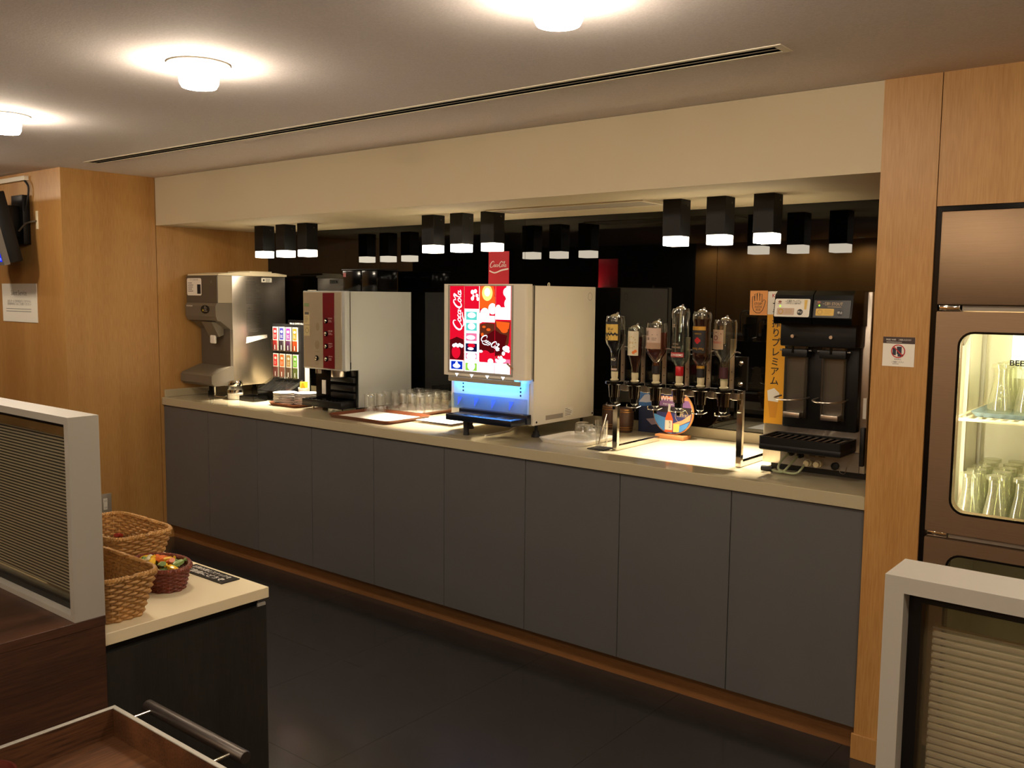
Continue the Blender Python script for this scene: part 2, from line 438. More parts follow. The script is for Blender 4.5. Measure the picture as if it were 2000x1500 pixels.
# ------------------------------------------------------------------ spot boxes under the soffit
m_spotglow = emit('spot_glow', (255, 240, 214), L_SPOT)
def spot_box(label):
    t = T('spot_lamp', (0, 0, SOF), label, 'spotlight', 'black square spotlights over the counter')
    t.part('housing', MB().box(-.04, .04, -.04, .04, SOF-.143, SOF-.0003, .0015, 1), m_lampblack, sm=False)
    t.part('glass_block', MB().box(-.038, .038, -.038, .038, SOF-.180, SOF-.1432, .002, 1), m_spotglow, sm=False)
    t.part('screw', MB().cyl((.0402, .012, SOF-.022), .003, .002, 'x', 10), m_grey2)
    ld = bpy.data.lights.new('spot_beam', 'SPOT'); ld.energy = P_SPOT; ld.spot_size = math.radians(52); ld.spot_blend = .55
    ld.color = (1, .88, .70); ld.shadow_soft_size = .022
    lo = bpy.data.objects.new('spot_beam', ld); C.objects.link(lo); lo.parent = t.o; lo.location = (0, 0, -.183)
    return t.o
OVER = ('over the ice dispenser', 'over the drinking glasses', 'over the upturned bottles')
WHICH = ('its trio\'s nearest to the oak socket wall', 'middle one of its trio', 'its trio\'s nearest to the oak pillar')
sb0 = spot_box('x'); n = 0
for g, xs in enumerate(((.505, .70, .89), (1.84, 2.025, 2.215), (3.162, 3.35, 3.54))):
    for q, x in enumerate(xs):
        if n == 0: sb0.location = (x, .36, SOF); o = sb0
        else: o = copy_tree(sb0, None, (x, .36, SOF))
        o['label'] = 'black box spotlight ' + OVER[g] + ', ' + WHICH[q]; o['group'] = 'spotlights ' + OVER[g]; n += 1

# ------------------------------------------------------------------ counter
ct = T('worktop', (2.0, .36, .8036), 'long glossy cream stone worktop running over the grey cabinets', 'countertop')
ct.part('slab', MB().box(.002, XR-.002, -.012, D-.002, .8040, CT, .0015, 1), m_top, sm=False)
struct('trim_2', MB().box(.017, XR-.002, D-.016, D-.001, CT+.0005, CT+.045, .001, 1), m_top)
struct('trim_3', MB().box(.002, .016, .004, D-.001, CT+.0005, CT+.044, .001, 1), m_top)
ORD = ['first', 'second', 'third', 'fourth', 'fifth', 'sixth', 'seventh', 'eighth', 'ninth']
dm = MB().box(-.4475/2, .4475/2, 0, .018, .0888, .8005, .0012, 1).mesh('door'); dm.materials.append(m_door)
bm_ = MB().box(-.2245, .2245, .020, .60, .083, .803).mesh('body'); bm_.materials.append(m_dark)
for k in range(9):
    x = .225+.45*k
    lab = 'grey handleless base cabinet, %s along from the oak wall by the ice dispenser' % ORD[k]
    if k == 8: lab = 'grey handleless base cabinet at the counter end below the beer dispenser'
    t = T('base_cabinet', (x, 0, .083), lab, 'cabinet', 'grey cabinets under the counter')
    for nm, me in (('body', bm_), ('door', dm)):
        o = bpy.data.objects.new(nm, me); C.objects.link(o); o.parent = t.o; o.location = (0, 0, -.083)
tag(struct('trim_1', MB().box(.002, XR-.012, .045, .06, 0, .083), oakh))

# ------------------------------------------------------------------ ice dispenser
X0, X1 = .03, .337
t = T('ice_dispenser', (.18, .38, CT), 'tall steel ice dispenser with grey plastic front and wide drip basin by oak wall', 'ice dispenser')
bd = t.part('steel_body', MB().box(X0, X1, .25, .63, .918, 1.562, .004), m_steel)
t.part('lid', MB().prism([(.16, 1.5625), (.64, 1.5625), (.64, 1.574), (.56, 1.583), (.30, 1.583), (.20, 1.574), (.16, 1.570)], 'yz', X0-.002, X1+.002), m_cream, sm=False)
t.part('lid_cover', MB().box(.08, .30, .40, .56, 1.5832, 1.592, .002), m_cream)
t.part('upper_head', MB().prism([(.25, 1.5622), (.156, 1.5622), (.15, 1.552), (.15, 1.402), (.25, 1.402)], 'yz', X0, X1), m_grey2, sm=False)
t.part('cheek_sheen', MB().box(X1-.001, X1+.0015, .156, .2495, 1.404, 1.560), m_silver)  # pale side sheet imitates light reflecting off the head
ns = t.part('nose', MB().prism([(.25, 1.4015), (.148, 1.4015), (.138, 1.385), (.14, 1.325), (.150, 1.302), (.17, 1.298), (.235, 1.25), (.25, 1.25)], 'yz', X0, X1), m_grey, sm=False)
t.part('splash_back', MB().box(X0+.01, X1-.002, .234, .2495, 1.02, 1.2495), m_grey2)
bs = t.part('drip_basin', MB().prism([(.12, .925), (.1, .94), (.10, .985), (.112, .995), (.23, 1.035), (.2495, 1.035), (.2495, .925)], 'yz', X0-.005, X1+.006), m_grey, sm=False)
t.part('basin_grate', MB().box(X0+.03, X1-.03, .125, .22, 1.001, 1.0035).xf(Matrix.Translation((0, .17, 1.0)) @ Matrix.Rotation(math.radians(18), 4, 'X') @ Matrix.Translation((0, -.17, -1.0))), m_grey2)
t.part('chute', MB().prism([(.15, 1.293), (.232, 1.285), (.232, 1.215), (.20, 1.205)], 'yz', .175, .275), m_grey, sm=False)
t.part('lever', MB().box(.195, .245, .19, .204, 1.165, 1.214, .006, 3), m_whitep)
dc = DEC(front(0, .1375, 0)); dc.disc(.235, 1.366, .045, 28, .025); dc.build('control_panel', m_black, t.o, t.loc)
dc = DEC(front(0, .137, 0)); dc.disc(.214, 1.360, .006); dc.build('indicator', mat('amber_lamp', (210, 190, 40), .4), t.o, t.loc)
dc = DEC(front(0, .137, 0)); dc.lines(.225, .262, 1.374, 3, .009, .002); dc.text('ICE', .235, 1.383, .008); dc.build('panel_print', m_textw, t.o, t.loc)
dc = DEC(front(0, .1485, 0)); dc.shape(rrect(.036, .186, 1.445, 1.546, .012)); stk = dc.build('notice_sticker', m_whitep, t.o, t.loc)
dc = DEC(front(0, .148, 0)); dc.text('アイス ICE/WATER', .111, 1.536, .010); dc.lines(.046, .115, 1.518, 5, .012, .003); dc.rect(.142, .178, 1.455, 1.51); dc.build('sticker_print', m_text, stk, t.loc)
dc = DEC(front(0, .1372, 0)); dc.text('HOSHIZAKI', .075, 1.384, .012, bold=.01); dc.build('maker_print', m_textw, ns, t.loc)
t.part('lock', MB().cyl((.285, .1485, 1.525), .008, .002, 'y', 14), m_grey)
dc = DEC(side(X1+.0008, 0, 0)); dc.text('ご使用方法', .375, 1.545, .013); dc.lines(.345, .455, 1.53, 16, .0085, .0022); dc.text('お願い', .368, 1.372, .012); dc.lines(.345, .455, 1.36, 15, .009, .0022); dc.build('instruction_print', m_textg, bd, t.loc)
dc = DEC(side(X1+.0008, 0, 0)); dc.rect(.455, .53, 1.527, 1.553); s_ = dc.build('rating_label', m_whitep, bd, t.loc)
dc = DEC(side(X1+.0012, 0, 0)); dc.disc(.472, 1.54, .006); dc.lines(.485, .525, 1.546, 3, .007, .002); dc.build('label_print', m_text, s_, t.loc)
dc = DEC(side(X1+.0008, 0, 0)); dc.shape([(.34, 1.165), (.49, 1.195), (.49, 1.214), (.345, 1.203)]); s_ = dc.build('tape_label', m_whitep, bd, t.loc)
for x, y in ((.075, .27), (.29, .27), (.075, .58), (.29, .58)):
    t.part('foot', MB().lathe((x, y, CT), [(.018, 0), (.018, .02), (.012, .024), (.012, .0705)], 16), m_rubber)
t.part('drain_bracket', MB().tube(spline([(.235, .19, .926), (.235, .19, .866), (.243, .19, .857), (.322, .19, .857), (.33, .195, .862), (.33, .235, .862)], 6), .006, 8), m_chrome)

# sugar pot
SP = (.392, .222, CT)
t = T('sugar_pot', SP, 'small clear glass sugar pot with steel lid beside the ice dispenser', 'sugar pot')
t.part('glass_body', MB().lathe(SP, [(.0, .001), (.042, .001), (.046, .01), (.046, .044), (.039, .060), (.037, .080)], 28, caps=False), m_glass)
t.part('sugar', MB().lathe(SP, [(.040, .003), (.043, .034), (.0, .038)], 24), m_whitep)
t.part('lid', MB().lathe(SP, [(.039, .078), (.041, .083), (.041, .100), (.034, .108), (.0, .109)], 28), m_chrome)
t.part('label_band', MB().lathe(SP, [(.0466, .042), (.0466, .056)], 28, caps=False), m_chrome)

# tea rack ------------------------------------------------------------
t = T('tea_rack', (.61, .43, CT), 'black stand holding two rows of colourful tea bag packets', 'tea rack')
back = t.part('back_board', MB().box(.485, .77, .42, .432, CT+.085, 1.285), m_black)
t.part('base_box', MB().prism([(.31, CT+.001), (.47, CT+.001), (.47, 1.0), (.44, 1.0), (.41, .955), (.31, .905)], 'yz', .485, .77), m_blackg, sm=False)
for i in range(5):
    x = .488+.0695*i
    t.part('divider', MB().prism([(.312, .906), (.412, .957), (.412, .972), (.312, .921)], 'yz', x-.0012, x+.0012), m_acr, sm=False)
cols = [[(200, 20, 30), (40, 40, 130), (130, 30, 130), (235, 130, 20)], [(215, 40, 40), (230, 110, 25), (170, 140, 70), (110, 180, 60)]]
low = [[(190, 15, 25), (30, 26, 60), (90, 20, 100), (220, 80, 20)], [(150, 25, 25), (190, 80, 30), (120, 80, 50), (120, 140, 60)]]
for r in range(2):
    for c in range(4):
        x = .493+.0605*c; z = 1.125-.155*r
        pk = t.part('tea_pack', MB().box(x+.006, x+.050, .411, .419, z+.005, z+.142, .001, 1), m_whitep, sm=False)
        dc = DEC(front(0, .4106, 0)); dc.shape(rrect(x+.010, x+.046, z+.07, z+.137, .003)); dc.build('pack_print', mat('tea%d%d' % (r, c), cols[r][c], .5), pk, t.loc)
        dc = DEC(front(0, .4102, 0)); dc.disc(x+.029, z+.116, .011, 16, .008); dc.lines(x+.018, x+.040, z+.096, 3, .007, .002); dc.build('pack_mark', m_whitep, pk, t.loc)
        ho = t.part('pocket', MB().box(x+.003, x+.053, .400, .408, z, z+.066), m_acr, sm=False)
        dc = DEC(front(0, .4106, 0)); dc.rect(x+.0065, x+.0495, z+.006, z+.064); dc.build('pack_base_print', mat('tlo%d%d' % (r, c), low[r][c], .5), pk, t.loc)
        dc = DEC(front(0, .3995, 0)); dc.rect(x+.036, x+.042, z+.012, z+.038); dc.build('painted_glint', m_whitep, ho, t.loc)  # white strip painted as a glint on the acrylic pocket
sgn = t.part('header_sign', MB().box(.60, .80, .445, .449, 1.23, 1.31), m_blackg)
dc = DEC(front(0, .4445, 0)); dc.text('TEA & COFFEE SELECTION', .70, 1.288, .014, w=.17); dc.text('ご自由にお取りください', .70, 1.265, .011, w=.12); dc.build('sign_print', m_textw, sgn, t.loc)
t.part('lit_edge_strip', MB().box(.771, .788, .425, .445, CT+.001, 1.262), m_whitep, sm=False)  # white strip stands in for the lit edge of an acrylic sign
# condiment tray in front of the rack
t = T('stirrer_tray', (.47, .335, CT), 'low black tray of spoons between sugar pot and tea rack', 'tray')
t.part('tray', MB().frame(rrect(.455, .60, .20, .295, .01), rrect(.461, .594, .206, .289, .008), 'xy', CT+.001, CT+.028).box(.456, .599, .202, .293, CT+.001, CT+.005), m_blackg)
for i in range(4):
    y = .215+.02*i
    t.part('spoon', MB().tube([(.468, y, CT+.012), (.54, y+.004, CT+.018), (.575, y+.006, CT+.016)], .004, 6, rs=[.002, .003, .008]), m_chrome)
# cup of yellow packets
t = T('packet_cup', (.84, .36, CT+.0045), 'white cup filled with yellow paper packets behind the saucers', 'cup')
t.part('cup', MB().lathe((.84, .36, CT+.003), [(.0, .002), (.022, .002), (.03, .085), (.0275, .085), (.02, .006), (.0, .006)], 24, caps=False), m_pot)
for i in range(7):
    a = i*.9; dx, dy = .014*math.cos(a), .014*math.sin(a)
    t.part('packet', MB().box(-.009, .009, -.0015, .0015, 0, .055).xf(Matrix.Translation((.84+dx, .36+dy, CT+.066)) @ Matrix.Rotation(a, 4, 'Z') @ Matrix.Rotation(.25*math.cos(a*2), 4, 'X')), mat('yellow_packet', (235, 190, 40), .5), sm=False)

# saucers -------------------------------------------------------------
def tray(name, x0, x1, y0, y1, z, label, m, inner=None, hh=.018, r=.035, cat='tray', group=None):
    t = T(name, ((x0+x1)/2, (y0+y1)/2, z), label, cat, group)
    A = rrect(x0+.012, x1-.012, y0+.012, y1-.012, r*.8, 8); B = rrect(x0, x1, y0, y1, r, 8); Bi = rrect(x0+.006, x1-.006, y0+.006, y1-.006, r*.9, 8)
    Ai = rrect(x0+.017, x1-.017, y0+.017, y1-.017, r*.75, 8)
    mb = MB(); bm = mb.bm; n = len(A)
    R = [[bm.verts.new((u, v, h)) for u, v in P] for P, h in ((A, z), (B, z+hh), (Bi, z+hh), (Ai, z+.004))]
    bm.faces.new(R[0]); bm.faces.new(R[3])
    for a, b in zip(R, R[1:]):
        for i in range(n): bm.faces.new((a[i], a[(i+1) % n], b[(i+1) % n], b[i]))
    t.part('tray_body', mb, m)
    if inner:
        t.part('liner', MB().prism(rrect(x0+.022, x1-.022, y0+.022, y1-.022, r*.7, 8), 'xy', z+.0042, z+.0052), inner)
    return t
tray('saucer_tray', .745, 1.005, .175, .395, CT, 'brown tray under two stacks of white saucers', m_brown)
sau = MB().lathe((0, 0, 0), [(0, .0), (.034, .0), (.036, .003), (.060, .0075), (.066, .0100), (.0655, .0118), (.060, .0105), (.035, .005), (.0, .004)], 36, caps=False).mesh('saucer'); smooth(sau); sau.materials.append(m_pot)
for (x, y, nn, lab) in ((.825, .245, 7, 'white porcelain saucer in the stack nearer the ice dispenser'), (.93, .305, 7, 'white porcelain saucer in the stack nearer the coffee machine')):
    for i in range(nn):
        o = bpy.data.objects.new('saucer', sau); C.objects.link(o); o.location = (x+random.uniform(-.001, .001), y+random.uniform(-.001, .001), CT+.0052+i*.0090)
        tag(o, lab, 'saucer', 'saucers '+lab[35:])

# ------------------------------------------------------------------ coffee machine
X0, X1 = 1.02, 1.35
t = T('coffee_machine', (1.185, .46, CT), 'tall pale grey coffee machine with dark red button column and steel front', 'coffee machine')
t.part('body', MB().prism([(.262, 1.476), (.70, 1.476), (.70, .869), (.315, .869), (.315, 1.068), (.262, 1.068)], 'yz', X0, X1), m_paleg, sm=False)
dr = t.part('door', MB().box(X0-.003, X1+.002, .222, .256, 1.066, 1.4775, .004), m_paleg)
pn = t.part('front_plate', MB().box(X0+.003, X1-.022, .2185, .2225, 1.072, 1.472, .001, 1), m_silver)
rd = t.part('red_panel', MB().box(1.185, 1.275, .2155, .2184, 1.074, 1.468, .001, 1), m_red)
def knob(x, z, p):
    k_ = t.part('button', MB().lathe((x, .2155, z), [(.0135, 0), (.0135, -.004), (.010, -.005)], 20, 'y'), m_blackg, p)
    t.part('button_cap', MB().lathe((x, .2105, z), [(.009, 0), (.009, -.003), (.006, -.006), (0, -.007)], 18, 'y', caps=False), m_chrome, None)
for i, tx_ in enumerate(('BLEND COFFEE', 'ICE COFFEE', 'ESPRESSO', 'CAPPUCCINO')):
    z = 1.322-.066*i
    knob(1.213, z, rd)
    dc = DEC(front(0, .2152, 0)); dc.text(tx_.split()[0], 1.245, z+.014, .008, w=.03); dc.lines(1.23, 1.262, z+.003, 2, .007, .0015); dc.build('button_print', m_textw, rd, t.loc)
knob(1.135, 1.125, pn)
dc = DEC(front(0, .2183, 0)); dc.rect(1.03, 1.075, 1.30, 1.37); dc.rect(1.03, 1.075, 1.24, 1.295); st_ = dc.build('instruction_sticker', mat('cream_sticker', (205, 188, 140), .6), pn, t.loc)
dc = DEC(front(0, .2180, 0)); dc.rect(1.036, 1.07, 1.352, 1.366); dc.lines(1.034, 1.07, 1.34, 5, .007, .0015); dc.ring(1.053, 1.268, .012, .014); dc.build('sticker_print', m_textg, st_, t.loc)
dc = DEC(front(0, .2183, 0)); dc.rect(1.03, 1.072, 1.395, 1.412); dc.build('green_sticker', mat('green_sticker', (130, 150, 100), .6), pn, t.loc)
dc = DEC(front(0, .2182, 0)); dc.shape(ell(1.14, 1.29, .014, .022)); dc.shape(ell(1.135, 1.195, .018, .024)); dc.text('COFFEE', 1.135, 1.158, .010); dc.lines(1.12, 1.155, 1.098, 2, .007, .0015); dc.build('plate_print', mat('faint_print', (150, 132, 104), .5), pn, t.loc)
t.part('door_seam', MB().box(X1+.0005, X1+.0022, .2565, .260, 1.07, 1.47), m_grey2)
t.part('hinge_slot', MB().box(X1+.001, X1+.0028, .2555, .261, 1.075, 1.11), m_blackg)
t.part('brew_panel', MB().box(X0+.004, X1-.004, .300, .3145, .872, 1.066), m_blackg)
t.part('spout', MB().lathe((1.255, .262, 1.03), [(.038, 0), (.040, .003), (.040, .036)], 28), m_steel)
t.part('spout', MB().lathe((1.10, .262, 1.04), [(.022, 0), (.022, .026)], 24), m_steel)
for z in (1.0, .955, .915): t.part('brew_rib', MB().box(1.16, X1-.006, .285, .301, z, z+.028, .003), m_black)
t.part('side_label', MB().box(1.075, 1.105, .297, .2995, .925, 1.0), m_whitep)
t.part('cup_tray', MB().box(X0+.0, X1-.015, .205, .3, .874, .905, .003).box(X0+.0, X1-.015, .205, .314, .868, .876), m_black)
for i in range(9): t.part('grate_bar', MB().box(X0+.02+.031*i, X0+.032+.031*i, .212, .295, .9052, .909), m_blackg)
for x in (X0+.03, X1-.03):
    for y in (.34, .66): t.part('foot', MB().cyl((x, y, CT), .015, .022, n=16), m_rubber)
t.part('foot', MB().cyl((X0+.05, .24, CT), .008, .021, n=12), m_chrome); t.part('foot', MB().cyl((X1-.05, .24, CT), .008, .021, n=12), m_chrome)
# smoked bean hopper on top
h = t.part('bean_hopper', MB().box(1.05, 1.20, .47, .62, 1.4765, 1.59, .004), m_blackg)
t.part('hopper_lid', MB().box(1.045, 1.33, .465, .625, 1.591, 1.597, .002), m_black)
t.part('bean_hopper', MB().box(1.205, 1.325, .47, .62, 1.4765, 1.59, .004), m_blackg)
dc = DEC(front(0, .4694, 0)); dc.rect(1.056, 1.078, 1.555, 1.578); dc.build('hopper_label', mat('faded_red', (150, 80, 80), .6), h, t.loc)
for i in range(6):
    t.part('cup_rim_stud', MB().cyl((1.03+.012*i, .25, 1.476), .004, .006, n=8), m_white)

# ------------------------------------------------------------------ glasses and trays
tray('serving_tray', 1.375, 1.82, .068, .385, CT, 'brown tray with white liner lying before the drinking glasses', m_brown, m_whitep)
t2 = tray('glass_tray', 1.375, 1.725, .392, .735, CT, 'brown tray packed with rows of upturned drinking glasses', m_brown, m_whitep)
tg = MB().lathe((0, 0, 0), [(.0255, .0), (.0262, .03), (.0270, .098), (.0262, .100), (.0, .1005)], 24, caps=False)
tg.lathe((0, 0, 0), [(.0235, .086), (.0, .087)], 24, caps=False)
tg = tg.mesh('tumbler'); smooth(tg); tg.materials.append(m_glass)
for i in range(5):
    for j in range(5):
        o = bpy.data.objects.new('tumbler', tg); C.objects.link(o); o.location = (1.425+.0625*i, .442+.0605*j, CT+.0055)
        tag(o, 'clear straight drinking glass among the rows on the brown glass tray', 'glass', 'glasses on the brown glass tray')
for x, y in ((1.425, .345), (1.485, .345), (1.455, .293)):
    o = bpy.data.objects.new('tumbler', tg); C.objects.link(o); o.location = (x, y, CT+.0055)
    tag(o, 'clear straight drinking glass at the back of the white-lined serving tray', 'glass', 'glasses on the lined serving tray')
t = T('acrylic_menu_holder', (1.95, .33, CT), 'clear acrylic sign holder lying flat before the drinks dispenser', 'sign holder')
t.part('holder', MB().box(1.83, 2.09, .22, .44, CT+.0015, CT+.012, .002), m_acr)
t.part('card', MB().box(1.845, 2.075, .235, .425, CT+.0125, CT+.0132), m_whitep)

# ------------------------------------------------------------------ soft drinks dispenser
X0, X1 = 2.122, 2.598
t = T('drinks_dispenser', (2.36, .42, CT), 'cream soft drinks dispenser with four glowing red picture panels', 'drinks dispenser')
bd = t.part('body', MB().box(X0, X1, .184, .648, .908, 1.506, .004), m_white)
door = t.part('door', MB().prism(rrect(X0-.002, X1-.004, .131, .18, .012, 4), 'xy', 1.105, 1.512), m_white)
t.part('door_lip', MB().prism([(.132, 1.1045), (.18, 1.1045), (.18, 1.094), (.150, 1.090), (.136, 1.096)], 'yz', X0+.03, 2.53), m_silver, sm=False)
t.part('light_skirt', MB().box(X0+.03, X1-.03, .1312, .1340, 1.079, 1.0985, .001, 1), m_silver, sm=False)
t.part('door_slot', MB().box(X1-.004, X1+.001, .1803, .1837, 1.10, 1.508), m_grey2)
PX = ((2.163, 2.246), (2.250, 2.335), (2.339, 2.426), (2.429, 2.513)); PZ0, PZ1 = 1.128, 1.503
t.part('panel_frame', MB().frame([(2.152, 1.117), (2.524, 1.117), (2.524, 1.5075), (2.152, 1.5075)], [(2.160, 1.126), (2.516, 1.126), (2.516, 1.504), (2.160, 1.504)], 'xz', .1285, .1315), m_vent, sm=False)
def E_(n, c, k=1.0): return emit('panel_'+n, c, L_PANEL*k)
e_red, e_dk, e_wh = E_('red', (224, 16, 44)), E_('dark', (84, 10, 14)), E_('white', (248, 250, 255), 1.5)
e_or, e_br, e_su = E_('orange', (240, 96, 30)), E_('brown', (96, 44, 26)), E_('sun', (255, 214, 120), 1.3)
e_bl, e_te, e_pk, e_nv, e_gr = E_('blue', (14, 52, 190)), E_('teal', (96, 214, 200)), E_('pink', (238, 120, 160)), E_('navy', (18, 20, 60)), E_('green', (150, 214, 70))
def clip(P, x0, x1, y0, y1):
    for ax, lim, sg in ((0, x0, 1), (0, x1, -1), (1, y0, 1), (1, y1, -1)):
        Q = []
        for i in range(len(P)):
            a, b = P[i-1], P[i]; ia = (a[ax]-lim)*sg >= 0; ib = (b[ax]-lim)*sg >= 0
            if ia != ib:
                k = (lim-a[ax])/(b[ax]-a[ax]); Q.append((a[0]+(b[0]-a[0])*k, a[1]+(b[1]-a[1])*k))
            if ib: Q.append(b)
        P = Q
        if not P: return []
    return P
LY = [.1300]
pan = []
for i, (a, b) in enumerate(PX):
    pan.append(t.part('light_panel', MB().box(a, b, .1299, .1308, PZ0, PZ1), e_wh if i == 1 else e_red, door, sm=False))
H = PZ1-PZ0
def V(v): return PZ0+H*v
layer = [0]
def draw(i, m, fn):
    layer[0] += 1
    d = DEC(front(0, .1298-.00012*layer[0], 0)); a, b = PX[i]
    def disc(u, v, r, ry=None, n=22):
        P = clip(ell(a+(b-a)*u, V(v), r, ry or r, n), a, b, PZ0, PZ1)
        if len(P) > 2: d.shape(P)
    def rect(u0, u1, v0, v1): d.rect(a+(b-a)*u0, a+(b-a)*u1, V(v0), V(v1))
    def pol(P):
        P = clip([(a+(b-a)*u, V(v)) for u, v in P], a, b, PZ0, PZ1)
        if len(P) > 2: d.shape(P)
    fn(d, disc, rect, pol, a, b)
    d.build('panel_print', m, pan[i], t.loc)
# panel with upright wordmark
draw(0, e_dk, lambda d, di, re, po, a, b: (re(0, 1, .13, .36), po([(0, .36), (.5, .40), (1, .37), (1, .3), (0, .3)])))
draw(0, e_red, lambda d, di, re, po, a, b: di(.45, .22, .026, .03))
draw(0, e_wh, lambda d, di, re, po, a, b: script_logo(d, b-.010, V(.47), .0185, rot=pi/2))
draw(0, e_wh, lambda d, di, re, po, a, b: re(0, 1, 0, .125))
draw(0, e_wh, lambda d, di, re, po, a, b: [di(.3+.14*k, .295+.01*(k % 2), .010, .008) for k in range(5)])
draw(0, e_bl, lambda d, di, re, po, a, b: re(.10, .92, .015, .11))
draw(0, e_wh, lambda d, di, re, po, a, b: (di(.5, .055, .022, .010), di(.5, .08, .008, .010)))
# column of small drink labels
draw(1, e_red, lambda d, di, re, po, a, b: re(0, 1, .735, 1))
draw(1, e_wh, lambda d, di, re, po, a, b: [di(u, v, r) for u, v, r in ((.55, .93, .010), (.75, .94, .009), (.62, .885, .006), (.85, .89, .008), (.55, .855, .009), (.92, .85, .008))])
draw(1, e_te, lambda d, di, re, po, a, b: (re(.12, .86, .605, .70), re(.12, .86, .48, .57)))
draw(1, e_wh, lambda d, di, re, po, a, b: (di(.5, .66, .024, .012), di(.5, .53, .022, .014)))
draw(1, e_pk, lambda d, di, re, po, a, b: (re(.12, .86, .36, .45), re(.12, .86, .15, .215)))
draw(1, e_wh, lambda d, di, re, po, a, b: (di(.45, .40, .026, .010), di(.5, .18, .028, .016)))
draw(1, e_nv, lambda d, di, re, po, a, b: re(.10, .88, .235, .33))
draw(1, e_red, lambda d, di, re, po, a, b: di(.5, .305, .022, .009))
draw(1, e_wh, lambda d, di, re, po, a, b: di(.45, .268, .018, .006))
draw(1, e_gr, lambda d, di, re, po, a, b: re(.10, .88, .01, .10))
draw(1, e_wh, lambda d, di, re, po, a, b: di(.5, .065, .022, .02))
# glass of cola with ice and bubbles over two panels
draw(2, e_or, lambda d, di, re, po, a, b: (di(.5, .92, .042, .05), re(0, 1, .74, .88)))
draw(2, e_su, lambda d, di, re, po, a, b: di(.5, .92, .030, .034))
draw(2, e_wh, lambda d, di, re, po, a, b: di(.5, .93, .016, .018))
draw(2, e_wh, lambda d, di, re, po, a, b: (di(.85, .74, .024), di(.35, .68, .026), di(.02, .63, .022), re(0, 1, .585, .66)))
draw(2, e_br, lambda d, di, re, po, a, b: po([(.05, .56), (.5, .58), (1, .57), (1, .25), (.1, .25), (0, .3)]))
draw(2, e_dk, lambda d, di, re, po, a, b: (po([(0, .45), (.3, .42), (1, .5), (1, .25), (0, .25)]), re(0, 1, .13, .25)))
draw(2, e_or, lambda d, di, re, po, a, b: (di(.2, .44, .008), di(.6, .5, .012, .006), di(.3, .53, .010, .005)))
draw(2, e_red, lambda d, di, re, po, a, b: (di(.4, .18, .034, .03), po([(0, .24), (.5, .22), (1, .24), (1, .13), (0, .13)])))
draw(2, e_wh, lambda d, di, re, po, a, b: (re(0, 1, 0, .12), di(.1, .245, .012, .006), di(.75, .135, .016, .012)))
draw(3, e_wh, lambda d, di, re, po, a, b: (re(0, 1, .62, .76), di(.75, .93, .020), di(1.0, .90, .030), di(.95, .98, .02), di(.9, .80, .026), di(.2, .75, .014), di(1, .72, .03)))
draw(3, e_br, lambda d, di, re, po, a, b: po([(0, .60), (1, .60), (.9, .36), (.6, .22), (0, .2)]))
draw(3, e_or, lambda d, di, re, po, a, b: (po([(.05, .60), (.95, .59), (.9, .52), (.5, .47), (.1, .54)]), di(.6, .5, .02, .012)))
draw(3, e_dk, lambda d, di, re, po, a, b: po([(0, .50), (.35, .46), (.8, .44), (.55, .24), (0, .2)]))
draw(3, e_pk, lambda d, di, re, po, a, b: re(0, 1, .125, .17))
draw(3, e_wh, lambda d, di, re, po, a, b: ([di(random.uniform(.1, 1), random.uniform(.13, .30)*1.0, random.uniform(.005, .011)) for k in range(16)], di(.75, .29, .014), re(0, 1, 0, .12)))
layer[0] += 1
d = DEC(front(0, .1298-.00012*layer[0], 0)); script_logo(d, 2.345, V(.375), .0118, rot=-.42, swash=True); d.build('panel_wordmark', e_wh, pan[2], t.loc)
for i, (a, b) in enumerate(PX):
    c = (a+b)/2
    dc = DEC(front(0, .1305, 0)); dc.shape([(c-.011, 1.1155), (c+.011, 1.1155), (c, 1.1005)]); dc.build('arrow_light', e_wh, door, t.loc)
t.part('coupon_card', MB().box(2.497, 2.535, .120, .1215, 1.160, 1.168).xf(Matrix.Translation((2.516, .12, 1.164)) @ Matrix.Rotation(.62, 4, 'Y') @ Matrix.Translation((-2.516, -.12, -1.164))), mat('tan_card', (170, 120, 80), .6))
# alcove below the door
lp = mat('alcove_plastic', (190, 206, 222), .3)
al = t.part('alcove_panel', MB().box(X0+.022, X1-.022, .180, .1838, .955, 1.088), lp)
for x in (2.20, 2.53):
    for k in range(3): t.part('vent_hole', MB().cyl((x, .1795, 1.066-.016*k), .0045, .001, 'y', 12), m_black, al)
t.part('splash_guard', MB().prism([(.178, 1.020), (.1795, 1.020), (.1795, .955), (.150, .955)], 'yz', X0+.015, X1-.03), glass('guard_acrylic', (225, 238, 248), refl=.5, base=.08), sm=False)
eb = mat('blue_print', (20, 80, 190), .4)
for i, (a, b) in enumerate(PX):
    c = (a+b)/2+.035*(i-1.5)*.3
    dc = DEC(lambda u, v: (u, .1495+(v-.955)*.43, v)); dc.shape([(c-.013, 1.005), (c+.013, 1.005), (c, .966)]); dc.build('arrow_mark', eb, al, t.loc)
led = t.part('led_strip', MB().box(X0+.03, X1-.05, .146, .158, 1.0845, 1.0885), emit('led_blue', (70, 150, 255), 75))
dt = t.part('drip_tray', MB().box(2.215, 2.585, .045, .178, .915, .943, .004).box(2.20, 2.59, .15, .18, .915, .957, .003), mat('tray_black', (20, 24, 34), .25))
for i in range(4): t.part('tray_cell', MB().box(2.24+.085*i, 2.30+.085*i, .06, .125, .9431, .9437), m_chrome, dt)
t.part('tray_leg', MB().lathe((2.29, .10, CT), [(.014, 0), (.012, .02), (.016, .067)], 14), m_rubber)
for x, y in ((2.17, .26), (2.555, .26), (2.17, .61), (2.555, .61)):
    t.part('foot', MB().lathe((x, y, CT), [(.020, 0), (.020, .006), (.014, .018), (.014, .026), (.007, .027), (.007, .0605)], 16), m_rubber)
